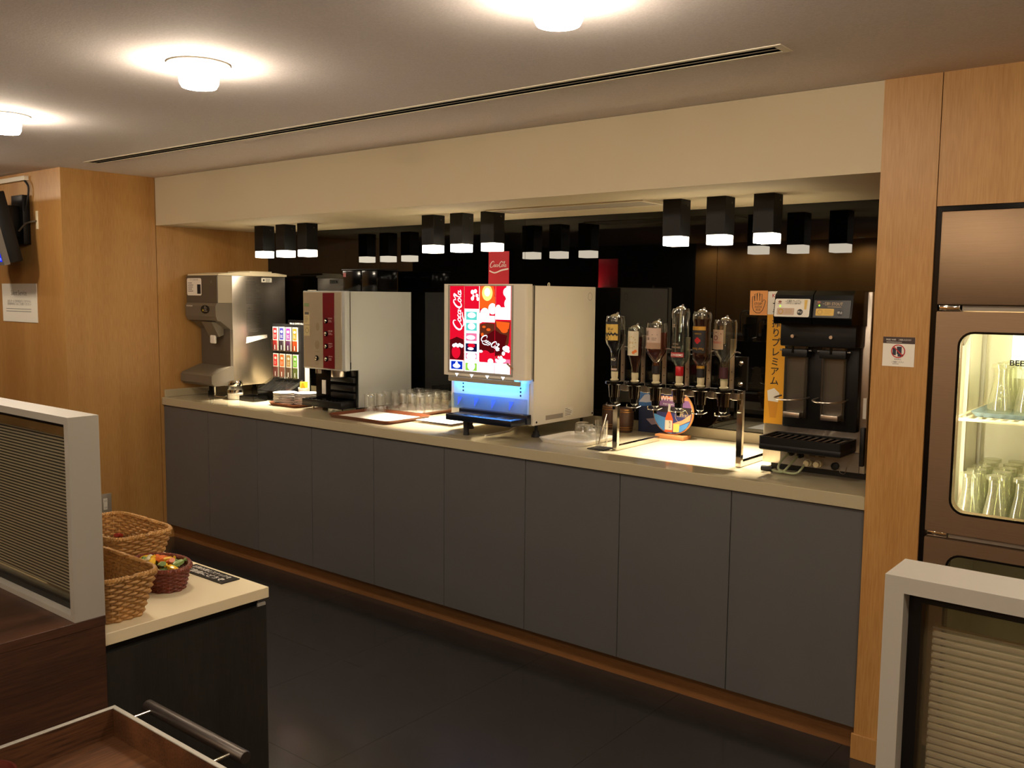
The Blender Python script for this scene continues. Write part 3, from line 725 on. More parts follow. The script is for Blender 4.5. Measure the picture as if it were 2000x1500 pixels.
t.part('cold_plate_pipe', MB().tube([(2.42, .30, .907), (2.42, .30, .88), (2.42, .24, .862), (2.40, .10, .856)], .005, 8), m_white)
dc = DEC(side(X1+.0008, 0, 0)); dc.ring(.60, 1.462, .0165, .0178); dc.build('round_mark', m_textg, bd, t.loc)
dc = DEC(side(X1+.0008, 0, 0)); dc.rect(.27, .40, .925, .945); dc.build('rating_plate', m_vent, bd, t.loc)
dc = DEC(side(X1+.0008, 0, 0)); dc.rect(.41, .475, .93, .967); q_ = dc.build('service_label', m_whitep, bd, t.loc)
dc = DEC(side(X1+.0012, 0, 0)); dc.lines(.415, .47, .962, 5, .007, .002, (.4, .95)); dc.build('label_print', m_text, q_, t.loc)
for y, z in ((.205, .922), (.635, .922)): t.part('screw', MB().cyl((X1+.0, y, z), .005, .0015, 'x', 10), m_black)
t.part('lifting_eye', MB().tube([(2.58, .30, 1.506), (2.58, .30, 1.516), (2.58, .306, 1.52), (2.58, .312, 1.516), (2.58, .312, 1.506)], .002, 6), m_cream)
# sign card on top
t = T('topper_card', (2.30, .30, 1.506), 'small red advertising card with white script standing on the drinks dispenser', 'sign')
cdm = t.part('card', MB().box(2.243, 2.362, .30, .302, 1.5062, 1.660), mat('card_red', (196, 16, 40), .4))
dc = DEC(front(0, .2995, 0)); script_logo(dc, 2.250, 1.588, .0100, swash=False); dc.stroke(spline([(2.247, 1.575), (2.28, 1.565), (2.32, 1.576), (2.36, 1.582)], 6), [.001]+[.006]*10+[.007]*7+[.004]); dc.build('wordmark', m_textw, cdm, t.loc)

# ------------------------------------------------------------------ right end of the counter
tr = tray('white_tray', 2.628, 2.872, .16, .43, CT, 'cream plastic tray with two upturned glasses beside the drinks dispenser', m_pot, m_whitep, r=.04)
dc = DEC(flat(2.82, .22, CT+.0056)); dc.ring(0, 0, .026, .029); dc.text('SOFT', 0, 0, .012); dc.build('liner_print', m_textg, tr.o, tr.loc)
rg = MB().lathe((0, 0, 0), [(.037, 0), (.0375, .02), (.035, .055), (.031, .066), (.024, .069), (0, .067)], 26, caps=False)
rg.lathe((0, 0, 0), [(.0345, .001), (.035, .02), (.0325, .052), (.027, .058), (0, .057)], 26, caps=False)
rg = rg.mesh('rocks_glass'); smooth(rg); rg.materials.append(m_glass)
for x, y in ((2.745, .345), (2.825, .315)):
    o = bpy.data.objects.new('rocks_glass', rg); C.objects.link(o); o.location = (x, y, CT+.0055)
    tag(o, 'short clear tumbler turned upside down on the cream tray', 'glass', 'upturned glasses on the cream tray')
single('coaster', MB().box(2.897, 2.978, .150, .232, CT+.0005, CT+.004, .001, 1), m_black, (2.935, .19, CT), 'square black coaster under the tall stirrer glass', 'coaster', sm=False)
t = T('stirrer_glass', (2.940, .19, CT+.004), 'tall clear glass holding a steel bar spoon on black coaster', 'glass')
gl = MB().lathe((2.940, .19, CT+.004), [(0, .0005), (.022, .0005), (.0235, .004), (.027, .112), (.0258, .112), (.0222, .012), (0, .011)], 26, caps=False)
t.part('glass', gl, m_glass)
t.part('bar_spoon', MB().tube([(2.930, .185, CT+.018), (2.937, .19, CT+.06), (2.953, .205, CT+.142)], .0022, 8), m_chrome)
def barrel(x, y, lb):
    t = T('barrel_box', (x, y, CT), 'small dark wooden barrel with brass hoops '+lb, 'barrel', 'small barrels by the mirror')
    t.part('staves', MB().lathe((x, y, CT), [(0, .001), (.036, .001), (.041, .03), (.042, .058), (.041, .088), (.037, .112), (.033, .112), (.032, .106), (0, .106)], 28, caps=False), m_barrel)
    for z, r in ((.012, .0388), (.022, .0402), (.092, .0409), (.102, .0397)):
        t.part('hoop', MB().lathe((x, y, CT+z), [(r, 0), (r+.0012, .0005), (r+.0012, .005), (r, .0055)], 28, caps=False), mat('brass_hoop', (150, 110, 66), .3, metal=1))
barrel(2.66, .70, 'close to the drinks dispenser'); barrel(2.762, .655, 'next to the mountain picture card')
# landscape picture card
t = T('picture_card', (2.88, .715, CT), 'dark blue mountain landscape card standing against the mirror', 'card')
cdm = t.part('card', MB().box(2.80, 2.985, .715, .718, CT+.001, 1.045), mat('card_navy', (26, 36, 66), .45))
for nm, col, P in (('sky', (46, 92, 148), [(2.80, 1.045), (2.985, 1.045), (2.985, .985), (2.80, .965)]), ('peak', (176, 176, 190), [(2.80, .985), (2.83, 1.02), (2.85, 1.025), (2.91, .985), (2.87, .99), (2.84, .985)]),
                   ('cloud', (140, 120, 130), [(2.84, .91), (2.90, .92), (2.97, .94), (2.93, .90), (2.87, .885)])):
    dc = DEC(front(0, .7146-.0002*len(nm), 0)); dc.shape(P); dc.build('card_'+nm, mat('land_'+nm, col, .5), cdm, t.loc)
# round sign
t = T('round_sign', (3.02, .63, CT), 'round wooden display disc with a whisky bottle picture on a small stand', 'sign')
t.part('stand', MB().box(2.955, 3.095, .595, .665, CT+.0005, CT+.018, .002), mat('light_wood', (176, 116, 66), .5))
cz = CT+.018+.098
dk = t.part('disc', MB().lathe((3.025, .622, cz), [(.096, 0), (.098, .003), (.098, .013), (.096, .016)], 48, 'y'), mat('disc_wood', (186, 128, 72), .5))
ly = [0]
def rs(nm, col, fn):
    ly[0] += 1; d = DEC(front(3.025, .6217-.0002*ly[0], cz)); fn(d); d.build(nm, mat('rs_'+nm, col, .5), dk, t.loc)
def half(r, v0, v1, n=40):
    P = [(r*math.cos(2*pi*i/n), r*math.sin(2*pi*i/n)) for i in range(n)]; return clip(P, -1, 1, v0, v1)
rs('night_sky', (40, 44, 96), lambda d: d.disc(0, 0, .094, 48))
rs('violet_band', (120, 84, 132), lambda d: d.shape(half(.094, .025, .055)))
rs('dark_band', (34, 24, 34), lambda d: d.shape(half(.094, -.002, .025)))
rs('blue_hill', (66, 128, 186), lambda d: (d.shape([(-.093, -.01), (-.06, -.02), (-.02, -.028), (0, -.094), (-.03, -.089), (-.06, -.072), (-.085, -.04)]), d.shape([(.02, -.09), (.03, -.06), (.085, -.035), (.07, -.062), (.045, -.082)])))
rs('sunset', (226, 140, 96), lambda d: (d.shape([(.0, -.05), (.05, -.03), (.091, .0), (.086, -.03), (.03, -.058)]), d.shape(half(.094, .055, .068))))
rs('lettering', (236, 236, 240), lambda d: (d.text('WHISKY', -.005, .058, .030, bold=.01), d.text('FUJI SANROKU', -.01, .034, .011)))
rs('badge', (196, 170, 120), lambda d: (d.ring(.045, -.012, .030, .0315), d.text('金賞受賞', .045, -.012, .013), d.lines(.025, .065, .008, 3, .006, .0018)))
rs('bottle_body', (206, 84, 34), lambda d: (d.shape([(-.036, -.088), (.002, -.088), (.004, -.03), (-.004, -.012), (-.010, .002), (-.022, .002), (-.028, -.012), (-.034, -.03)])))
rs('bottle_cap', (190, 186, 178), lambda d: d.shape([(-.022, .002), (-.010, .002), (-.009, .032), (-.020, .034)]))
rs('bottle_label', (214, 200, 178), lambda d: d.rect(-.034, .001, -.078, -.036))
rs('glass_picture', (240, 190, 90), lambda d: d.shape([(.006, -.086), (.034, -.084), (.036, -.048), (.006, -.05)]))
rs('label_lettering', (40, 34, 30), lambda d: d.text('富士山麓', -.010, -.055, .010, rot=-pi/2+pi, w=.03))
single('paper_sheet', MB().box(3.135, 3.40, .175, .36, CT+.0003, CT+.0012), m_whitep, (3.27, .27, CT), 'white paper sheet lying under the bottle rack in bright light', 'paper', sm=False)

# ------------------------------------------------------------------ bottle rack
t = T('bottle_rack', (3.27, .20, CT), 'chrome bar stand carrying six upturned spirit bottles on a black rail', 'bottle rack')
for x in (2.994, 3.524):
    t.part('post', MB().box(x, x+.022, .186, .204, CT+.001, 1.130, .001, 1), m_chrome, sm=False)
    t.part('foot', MB().box(x, x+.022, .2042, .53, CT+.001, CT+.02, .001, 1), m_chrome, sm=False)
rail = t.part('rail', MB().box(2.985, 3.556, .188, .203, 1.1305, 1.252, .001, 1), m_blackg, sm=False)
for z in (1.152, 1.228): t.part('bolt', MB().lathe((3.534, .188, z), [(.009, 0), (.009, -.003), (.005, -.005), (0, -.005)], 16, 'y', caps=False), m_chrome, rail)
m_am = glass('amber_liquid', (190, 100, 40), refl=.35, base=.03, haze=.30, hcol=(150, 62, 10)); m_dkl = mat('dark_liquid', (14, 8, 6), .15); m_am2 = glass('deep_amber', (150, 66, 24), refl=.35, base=.03, haze=.34, hcol=(92, 32, 5))
m_clr = glass('bottle_glass', (246, 250, 244), refl=.95, base=.10, haze=.010)
m_ivory = mat('ivory_stopper', (214, 200, 160), .5)
BX = (3.031, 3.123, 3.216, 3.314, 3.402, 3.494); BY = .135
#         height above collar, radius, profile from neck (r, z) ..., liquid level, liquid material
BZ = 1.145
def optic(x, label):
    t = T('spirit_optic', (x, BY, 1.02), label, 'optic', 'spirit measures on the rail')
    t.part('collar', MB().lathe((x, BY, BZ-.012), [(.030, -.012), (.036, -.008), (.036, 0), (.030, .003)], 28), m_blackg)
    t.part('measure_cup', MB().lathe((x, BY, BZ-.025), [(.024, 0), (.021, -.035), (.0205, -.048)], 24, caps=False), glass('optic_cup', (150, 130, 100), refl=.7, base=.12))
    t.part('valve', MB().lathe((x, BY, BZ-.024), [(.010, 0), (.010, -.045), (.016, -.05), (.015, -.068), (.007, -.075), (.006, -.098), (0, -.099)], 18, caps=False), m_blackg)
    t.part('press_bar', MB().tube([(x-.03, BY-.004, BZ-.098), (x-.022, BY-.02, BZ-.104), (x, BY-.026, BZ-.106), (x+.022, BY-.02, BZ-.104), (x+.03, BY-.004, BZ-.098)], .0025, 6), m_chrome)
    t.part('clip_plate', MB().box(x-.003, x+.015, .1835, .1875, BZ-.05, BZ+.17, .001, 1), m_steel, sm=False)
    t.part('clip_arm', MB().tube([(x+.036, .1835, BZ+.12), (x+.040, .15, BZ+.125), (x+.040, .135, BZ+.125)], .003, 6), m_steel)
    t.part('bracket', MB().box(x+.020, x+.042, .160, .183, BZ-.05, BZ-.026, .001, 1), m_steel, sm=False)
    for z in (.02, .05): t.part('pin', MB().cyl((x+.006, .183, BZ+z), .002, .0006, 'y', 8), m_black)
def bottle(i, prof, level, lm, label, sx=1.0, sy=1.0):
    """prof: (radius, height above the stopper seat), neck first; level: liquid surface height"""
    x = BX[i]
    t = T('spirit_bottle', (x, BY, BZ), label, 'bottle')
    gp = [(r, z) for r, z in prof]+[(0, prof[-1][1]-.006)]
    t.part('glass_body', MB().lathe((x, BY, BZ), gp, 32, caps=False, sx=sx, sy=sy), m_clr)
    lp_ = []
    for (r, z) in prof:
        if z < level: lp_.append((max(r-.003, .002), z))
    rr = [r for r, z in prof if z >= level]
    lp_ += [((rr[0] if rr else prof[-1][0])-.003, level), (0, level)]
    if lm: t.part('liquid', MB().lathe((x, BY, BZ), lp_, 32, caps=False, sx=sx, sy=sy), lm)
    t.part('stopper', MB().lathe((x, BY, BZ), [(.015, -.008), (.017, -.004), (.012, 0), (.0135, .012), (.0135, .026), (.011, .028)], 20), m_ivory)
    h = prof[-1][1]
    t.part('clamp_arm', MB().tube(spline([(x-.028, .184, BZ+h-.09), (x-.026, .184, BZ+h-.005), (x-.012, .170, BZ+h+.011), (x+.004, .140, BZ+h+.010)], 5), .0042, 8), m_steel)
    t.part('clamp_pad', MB().lathe((x, BY, BZ+h-.004), [(.022, 0), (.018, .008), (.008, .013), (0, .014)], 20, caps=False), m_chrome)
    return t
def lab(t, i, r, z0, z1, u0, u1, m, name='label', sx=1.0, k=0):
    d = DEC(lambda u, v: (BX[i]+(r+.0008+k*.0004)*sx*math.sin(u/r), BY-(r+.0008+k*.0004)*math.cos(u/r), BZ+v)); d.rect(u0, u1, z0, z1, 10); return d.build(name, m, t.o, t.loc)
def ltx(t, i, r, items, m, par, sx=1.0, k=1, name='label_lettering'):
    d = DEC(lambda u, v: (BX[i]+(r+.0008+k*.0005)*sx*math.sin(u/r), BY-(r+.0008+k*.0005)*math.cos(u/r), BZ+v))
    for s_, u, v, sz, w_ in items: d.text(s_, u, v, sz, w=w_, flip=True, bold=.01)
    return d.build(name, m, par, t.loc)
for i, (nm) in enumerate(('plum liqueur', 'pale-labelled whisky', 'mountain-labelled whisky', 'clear vodka', 'bourbon', 'gin')):
    optic(BX[i], 'black and chrome spirit measure under the upturned %s bottle' % nm)
m_yel = mat('label_yellow', (214, 176, 80), .5); m_lw = mat('label_cream', (216, 206, 176), .6); m_lr = mat('label_red', (170, 36, 34), .5)
m_lb = mat('label_black', (22, 18, 18), .5); m_lg = mat('label_gold', (196, 150, 60), .35, metal=.5); m_lp = mat('label_pink', (196, 170, 150), .6)
m_ls = mat('label_silver', (176, 150, 124), .35, metal=.4); m_capr = mat('cap_red', (180, 18, 26), .4)
# 1: dark liqueur with yellow label
t = bottle(0, [(.013, .02), (.0135, .05), (.015, .095), (.020, .115), (.034, .135), (.037, .15), (.037, .225), (.034, .243)], .19, m_dkl, 'upturned dark liqueur bottle with yellow label at the rail end by the barrels')
l = lab(t, 0, .037, .150, .212, -.034, .03, m_yel); lab(t, 0, .037, .2125, .222, -.034, .03, m_lb, 'top_band')
d = DEC(lambda u, v: (BX[0]+.0385*math.sin(u/.037), BY-.0385*math.cos(u/.037), BZ+v)); [d.disc(-.03+.007*k_, .172+.004*(k_ % 2), .0045, 10) for k_ in range(9)]; d.ring(-.016, .160, .006, .009); d.build('berry_print', m_lb, l, t.loc)
ltx(t, 0, .037, [('梅酒', -.0, .195, .012, None), ('KIRIN', .0, .183, .006, None)], m_lb, l)
n_ = lab(t, 0, .0145, .05, .085, -.018, .018, m_lb, 'neck_label'); ltx(t, 0, .0145, [('OM', 0, .075, .014, None)], m_lw, n_)
lab(t, 0, .0135, .032, .040, -.016, .016, m_lp, 'neck_band')
# 2: square cream label
t = bottle(1, [(.012, .02), (.0135, .045), (.020, .07), (.028, .10), (.029, .115), (.029, .19), (.027, .202)], .165, m_am2, 'upturned whisky bottle with plain cream label and orange flower print')
l = lab(t, 1, .029, .095, .188, -.03, .026, m_lw)
d = DEC(lambda u, v: (BX[1]+.0305*math.sin(u/.029), BY-.0305*math.cos(u/.029), BZ+v)); [d.disc(-.002+.017*math.cos(k_*.5), .145+.022*math.sin(k_*.5), .002, 8) for k_ in range(12)]; d.text('新樽', -.002, .145, .010, flip=True); d.lines(-.02, .015, .128, 2, .005, .001); d.build('wreath_print', m_gold, l, t.loc)
d = DEC(lambda u, v: (BX[1]+.0308*math.sin(u/.029), BY-.0308*math.cos(u/.029), BZ+v)); d.disc(.008, .107, .006); d.disc(.015, .112, .006); d.build('orange_print', mat('orange_print', (226, 120, 40), .5), l, t.loc)
# 3: whisky with brushwork label
t = bottle(2, [(.013, .02), (.0145, .04), (.016, .06), (.014, .075), (.024, .088), (.037, .11), (.040, .125), (.040, .20), (.037, .221)], .185, m_am, 'upturned whisky bottle with pale brushwork label, wide shoulders and amber spirit')
l = lab(t, 2, .040, .125, .203, -.042, .034, m_lp)
lab(t, 2, .040, .125, .148, -.042, .034, mat('label_tan', (170, 136, 108), .6), 'mountain_band', k=1)
d = DEC(lambda u, v: (BX[2]+.0418*math.sin(u/.040), BY-.0418*math.cos(u/.040), BZ+v)); d.text('麓', -.024, .185, .020, flip=True); d.text('富士', -.02, .163, .011, flip=True); d.lines(.0, .025, .178, 1, .008, .0015); d.lines(.0, .025, .165, 2, .006, .0015); d.build('brush_lettering', m_text, l, t.loc)
lab(t, 2, .016, .03, .06, -.02, .02, m_lb, 'neck_label')
# 4: vodka
t = bottle(3, [(.0125, .02), (.0135, .055), (.017, .068), (.028, .082), (.0325, .10), (.031, .235), (.034, .245), (.034, .262), (.030, .277)], .205, glass('vodka', (232, 238, 236), refl=.3, base=.02), 'upturned clear vodka bottle with red band, tallest on the rail')
l = lab(t, 3, .0325, .098, .116, -.034, .03, m_lr); ltx(t, 3, .0325, [('SMIRNOFF', -.002, .107, .014, .058)], m_textw, l)
ltx(t, 3, .032, [('ORIGINAL', -.004, .135, .009, None), ('No.21', -.004, .147, .010, None), ('27', -.012, .215, .016, None)], m_ls, l)
t.part('neck_sleeve', MB().lathe((BX[3], BY, BZ), [(.0142, .028), (.0150, .031), (.0150, .062), (.0142, .064)], 24, caps=False), m_capr)
# 5: bourbon
t = bottle(4, [(.013, .02), (.0145, .05), (.015, .068), (.021, .078), (.032, .095), (.033, .115), (.032, .225), (.035, .238), (.035, .255), (.031, .267)], .24, m_am2, 'upturned amber bourbon bottle with black label and red flower emblem')
l = lab(t, 4, .0335, .118, .200, -.03, .028, m_lb); lab(t, 4, .0335, .2005, .214, -.03, .028, m_lg, 'gold_band')
ltx(t, 4, .0335, [('Four Roses', -.001, .133, .013, .046), ('BOURBON', -.001, .188, .008, .026)], m_lg, l)
d = DEC(lambda u, v: (BX[4]+.035*math.sin(u/.0335), BY-.035*math.cos(u/.0335), BZ+v)); [d.disc(-.001+.006*math.cos(a_), .163+.006*math.sin(a_), .006, 12) for a_ in (0, pi/2, pi, 1.5*pi)]; d.build('flower_emblem', m_capr, l, t.loc)
lab(t, 4, .0152, .028, .060, -.02, .02, m_lb, 'neck_label'); lab(t, 4, .0160, .060, .070, -.02, .02, m_lg, 'neck_band')
# 6: round clear bottle
t = bottle(5, [(.0135, .02), (.016, .05), (.017, .07), (.0145, .085), (.020, .10), (.036, .118), (.041, .14), (.042, .225), (.039, .24)], .07, m_dkl, 'upturned round clear bottle with worn silver label, nearly empty')
l = lab(t, 5, .0425, .135, .205, -.045, .012, m_ls); ltx(t, 5, .0425, [('CHIVAS REGAL', -.018, .16, .011, .045)], m_lr, l)
d = DEC(lambda u, v: (BX[5]+.0442*math.sin(u/.0425), BY-.0442*math.cos(u/.0425), BZ+v)); d.ring(-.018, .176, .006, .009); d.stroke([(-.04, .192), (-.018, .196), (.005, .19)], .003); d.build('crest_print', mat('crest_red', (90, 30, 30), .5), l, t.loc)
lab(t, 5, .0172, .03, .07, -.022, .022, mat('neck_maroon', (60, 18, 24), .5), 'neck_label')

# ------------------------------------------------------------------ beer dispenser
t = T('beer_dispenser', (3.78, .42, CT), 'tall black and steel twin beer dispenser with two tap heads beside the pillar', 'beer dispenser')
bd = t.part('steel_body', MB().box(3.602, 3.968, .245, .66, CT+.022, 1.488, .003), m_steel)
t.part('black_column', MB().box(3.685, 3.945, .21, .2445, 1.012, 1.40, .006).box(3.69, 3.95, .15, .2445, 1.30, 1.40, .006), m_black)
for k, (a, b) in enumerate(((3.690, 3.820), (3.8235, 3.9535))):
    hd = t.part('tap_head', MB().prism([(.246, 1.49), (.12, 1.49), (.098, 1.475), (.085, 1.40), (.095, 1.378), (.246, 1.372)], 'yz', a, b), m_blackg, sm=False)
    fp = lambda u, v: (u, .0966-(1.475-v)*.1733, v-.0)
    if k == 0:
        d = DEC(lambda u, v: (u, .0978-(1.475-v)*.1733-.0016, v)); d.shape(rrect(a+.003, b-.006, 1.402, 1.462, .005)); fc = d.build('face_card', m_whitep, hd, t.loc); tm = m_text
    else:
        d = DEC(lambda u, v: (u, .0978-(1.475-v)*.1733-.0016, v)); d.rect(a+.004, b-.006, 1.402, 1.458); fc = d.build('face_card', mat('face_dark', (28, 24, 22), .3), hd, t.loc); tm = mat('bronze_print', (190, 160, 120), .4)
    F = lambda u, v: (u, .0978-(1.475-v)*.1733-.0024, v)
    d = DEC(F); d.shape(rrect(a+.012, a+.072, 1.408, 1.431, .003)); gp = d.build('gold_plaque', m_lp if k == 0 else m_yel, fc, t.loc)
    d = DEC(lambda u, v: (u, .0978-(1.475-v)*.1733-.0030, v)); d.ring(a+.026, 1.4195, .006, .009); d.lines(a+.042, a+.066, 1.425, 3, .005, .0012); d.build('plaque_print', m_gold, gp, t.loc)
    d = DEC(F); d.disc(a+.092, 1.418, .010, 24); bt = d.build('stop_button', m_black, fc, t.loc)
    d = DEC(lambda u, v: (u, .0978-(1.475-v)*.1733-.0032, v)); d.text('停止', a+.092, 1.418, .009); d.build('button_print', m_textw, bt, t.loc)
    d = DEC(F)
    if k == 0: d.text('一番搾りプレミアム', a+.066, 1.453, .010, w=.055, bold=.01); d.text('プラチナビール一番搾り製法', a+.066, 1.446, .006, w=.05)
    else: d.text('一番搾り', a+.046, 1.446, .012, w=.026, bold=.01); d.text('STOUT', a+.080, 1.446, .013, w=.036, bold=.01); d.lines(a+.05, a+.105, 1.437, 1, .005, .0015)
    d.build('face_lettering', tm, fc, t.loc)
    d = DEC(F); d.disc(a+.022, 1.4375 if k == 0 else 1.441, .003, 12); d.build('green_lamp', emit('green_led', (170, 255, 60), 1.6), fc, t.loc)
    d = DEC(F); d.disc(a+.020, 1.452, .006, 16, .004); d.lines(a+.012, a+.028, 1.446, 1, .004, .0015); d.build('crest', mat('crest_brown', (140, 84, 60), .5), fc, t.loc)
    if k == 0:
        d = DEC(F); d.shape([(a+.106, 1.427), (a+.113, 1.427), (a+.115, 1.459), (a+.104, 1.459)]); d.build('beer_picture', m_yel, fc, t.loc)
    c = 3.737 if k == 0 else 3.869
    t.part('nozzle', MB().lathe((c-.005, .165, 1.372), [(.012, 0), (.012, -.012), (.007, -.018), (.005, -.05), (.004, -.095)], 16, caps=False), m_blackg)
    t.part('tap_screw', MB().cyl((c, .1415, 1.335), .006, .008, 'y', 14), m_steel)
    t.part('trough', MB().prism([(c-.036, 1.05), (c+.036, 1.05), (c+.036, 1.305), (c+.030, 1.318), (c-.030, 1.318), (c-.036, 1.305)], 'xz', .198, .2095), mat('trough_steel', (92, 88, 80), .3, metal=.7), sm=False)
    t.part('trough_side', MB().box(c-.037, c-.034, .175, .199, 1.05, 1.30), m_acr); t.part('trough_side', MB().box(c+.034, c+.037, .175, .199, 1.05, 1.30), m_acr)
    t.part('clamp_band', MB().box(c-.045, c+.045, .165, .198, 1.262, 1.29, .003), m_black)
    t.part('trough_foot', MB().box(c-.030, c+.028, .160, .198, 1.052, 1.071, .002), m_steel)
    for sx_ in (-1, 1): t.part('clamp_pin', MB().tube([(c+sx_*.044, .18, 1.285), (c+sx_*.056, .18, 1.285)], .0035, 8), m_steel)
    t.part('glass_guide', MB().tube(spline([(c-.05, .19, 1.124), (c-.045, .12, 1.122), (c, .085, 1.120), (c+.045, .12, 1.122), (c+.05, .19, 1.124)], 5), .003, 8), m_steel)
t.part('side_bar', MB().box(3.953, 3.9675, .225, .2445, CT+.05, 1.03, .002), m_black)
t.part('side_label', MB().box(3.9545, 3.966, .2385, .2445, 1.06, 1.13), m_whitep)
dtr = t.part('drip_tray', MB().box(3.652, 3.937, .09, .2445, .941, .965, .006).frame(rrect(3.652, 3.937, .09, .2445, .008), rrect(3.660, 3.929, .098, .236, .006), 'xy', .962, .988), m_black)
for i in range(11):
    x = 3.668+.0245*i
    t.part('grate_bar', MB().box(-.0045, .0045, .098, .236, .979, .984).xf(Matrix.Translation((x, 0, 0))), m_blackg, dtr)
t.part('lower_panel', MB().box(3.672, 3.95, .238, .2448, CT+.024, .938), m_vent)
for x, z in ((3.715, .917), (3.748, .912)): t.part('line_plug', MB().lathe((x, .238, z), [(.011, 0), (.011, -.012), (.006, -.014), (.006, -.03)], 16, 'y'), m_rubber)
for x in (3.787, 3.822):
    t.part('line_valve', MB().lathe((x, .238, .893), [(.006, 0), (.006, -.02), (.013, -.022), (.013, -.036), (.010, -.038), (.010, -.055)], 16, 'y'), m_ivory)
    t.part('valve_plate', MB().box(x-.010, x+.012, .2365, .2379, .912, .920), m_grey2)
t.part('pressure_knob', MB().lathe((3.872, .238, .888), [(.013, 0), (.013, -.012), (.008, -.015), (0, -.015)], 20, 'y', caps=False), m_black)
t.part('chain', MB().tube(spline([(3.884, .236, .885), (3.89, .232, .868), (3.905, .232, .866), (3.91, .236, .89)], 5), .0012, 5), m_steel)
t.part('hose', MB().tube(spline([(3.715, .205, .917), (3.695, .18, .885), (3.70, .17, CT+.012), (3.76, .165, CT+.01), (3.782, .185, .888)], 6), .004, 8), mat('hose_green', (150, 156, 120), .3))
t.part('hose', MB().tube(spline([(3.748, .205, .912), (3.73, .18, .88), (3.71, .165, CT+.008), (3.68, .16, CT+.012), (3.655, .165, CT+.014)], 6), .004, 8), mat('hose_green', (150, 156, 120), .3))
t.part('hose_joint', MB().cyl((3.635, .165, CT+.014), .010, .04, 'x', 14), m_black)
t.part('base', MB().box(3.63, 3.968, .26, .65, CT+.0005, CT+.0215), m_black)
# yellow banner and stop-hand card hanging on the front
t = T('beer_banner', (3.64, .243, 1.01), 'tall yellow beer banner with black Japanese lettering on the beer dispenser', 'banner')
bn = t.part('sheet', MB().box(3.604, 3.674, .2395, .2405, 1.013, 1.405), mat('banner_yellow', (224, 160, 26), .6))
bw = t.part('white_top', MB().box(3.604, 3.674, .2395, .2405, 1.4055, 1.487), m_whitep)
d = DEC(front(0, .239, 0))
for i, ch in enumerate('一番搾りプレミアム'): d.text(ch, 3.639, 1.442-.0345*i, .034, bold=.012)
d.build('lettering', m_text, bn, t.loc)
d = DEC(front(0, .239, 0)); d.text('KIRIN', 3.642, 1.472, .018, bold=.015); d.build('maker_lettering', mat('kirin_red', (180, 30, 40), .5), bw, t.loc)
d = DEC(front(0, .2388, 0)); d.shape([(3.618, 1.095), (3.656, 1.093), (3.660, 1.125), (3.640, 1.142), (3.614, 1.132)]); d.build('foam_picture', m_whitep, bn, t.loc)
d = DEC(front(0, .2391, 0)); d.shape([(3.626, 1.035), (3.650, 1.035), (3.657, 1.10), (3.617, 1.10)]); d.build('beer_picture', mat('beer_gold', (206, 140, 30), .5), bn, t.loc)
t = T('stop_card', (3.57, .243, 1.402), 'small orange card with a raised-hand outline and stop notice', 'card')
cd_ = t.part('card', MB().box(3.536, 3.6025, .2395, .2405, 1.402, 1.49), mat('card_orange', (222, 150, 80), .6))
d = DEC(front(3.569, .239, 1.402))
hand = [(-.024, .050), (-.024, .066), (-.017, .068), (-.015, .050), (-.015, .076), (-.007, .077), (-.006, .052), (-.005, .080), (.003, .080), (.004, .052), (.005, .076), (.012, .076), (.013, .046), (.020, .056), (.026, .052), (.022, .034), (.016, .018), (.006, .008), (-.008, .008), (-.018, .016), (-.023, .030)]
d.stroke(hand, .0022, True); d.text('STOP!', -.001, .040, .012, bold=.01, w=.03); d.text('未成年者', -.001, .029, .009, w=.028); d.text('飲酒', -.001, .019, .009); d.build('hand_print', m_text, cd_, t.loc)

# notice on the pillar
t = T('pillar_notice', (4.13, -.021, 1.26), 'small white notice with a red prohibition circle stuck on the oak pillar', 'notice')
nt_ = t.part('sheet', MB().box(4.087, 4.179, -.0212, -.0202, 1.262, 1.351), m_whitep)
d = DEC(front(0, -.0215, 0)); d.rect(4.087, 4.179, 1.331, 1.351); d.build('header', mat('notice_brown', (58, 40, 34), .5), nt_, t.loc)
d = DEC(front(0, -.0217, 0)); d.text('FREE WIFI', 4.11, 1.342, .007, w=.028); d.text('ご利用いただけます', 4.15, 1.342, .006, w=.036); d.lines(4.097, 4.17, 1.335, 1, .004, .0012); d.build('header_lettering', m_textw, nt_, t.loc)
d = DEC(front(0, -.0215, 0)); d.rect(4.116, 4.126, 1.296, 1.318); d.rect(4.128, 4.142, 1.299, 1.322); d.rect(4.131, 4.147, 1.292, 1.299); d.text('飲食禁止', 4.132, 1.2835, .005); d.text('ご遠慮ください', 4.132, 1.275, .006, w=.035); d.lines(4.117, 4.147, 1.2695, 1, .004, .0012); d.build('pictogram', mat('notice_navy', (36, 38, 56), .5), nt_, t.loc)
d = DEC(front(0, -.0218, 0)); d.ring(4.132, 1.308, .0175, .0205); d.stroke([(4.1185, 1.3215), (4.1455, 1.2945)], .003); d.build('prohibition_ring', mat('notice_red', (190, 30, 36), .5), nt_, t.loc)

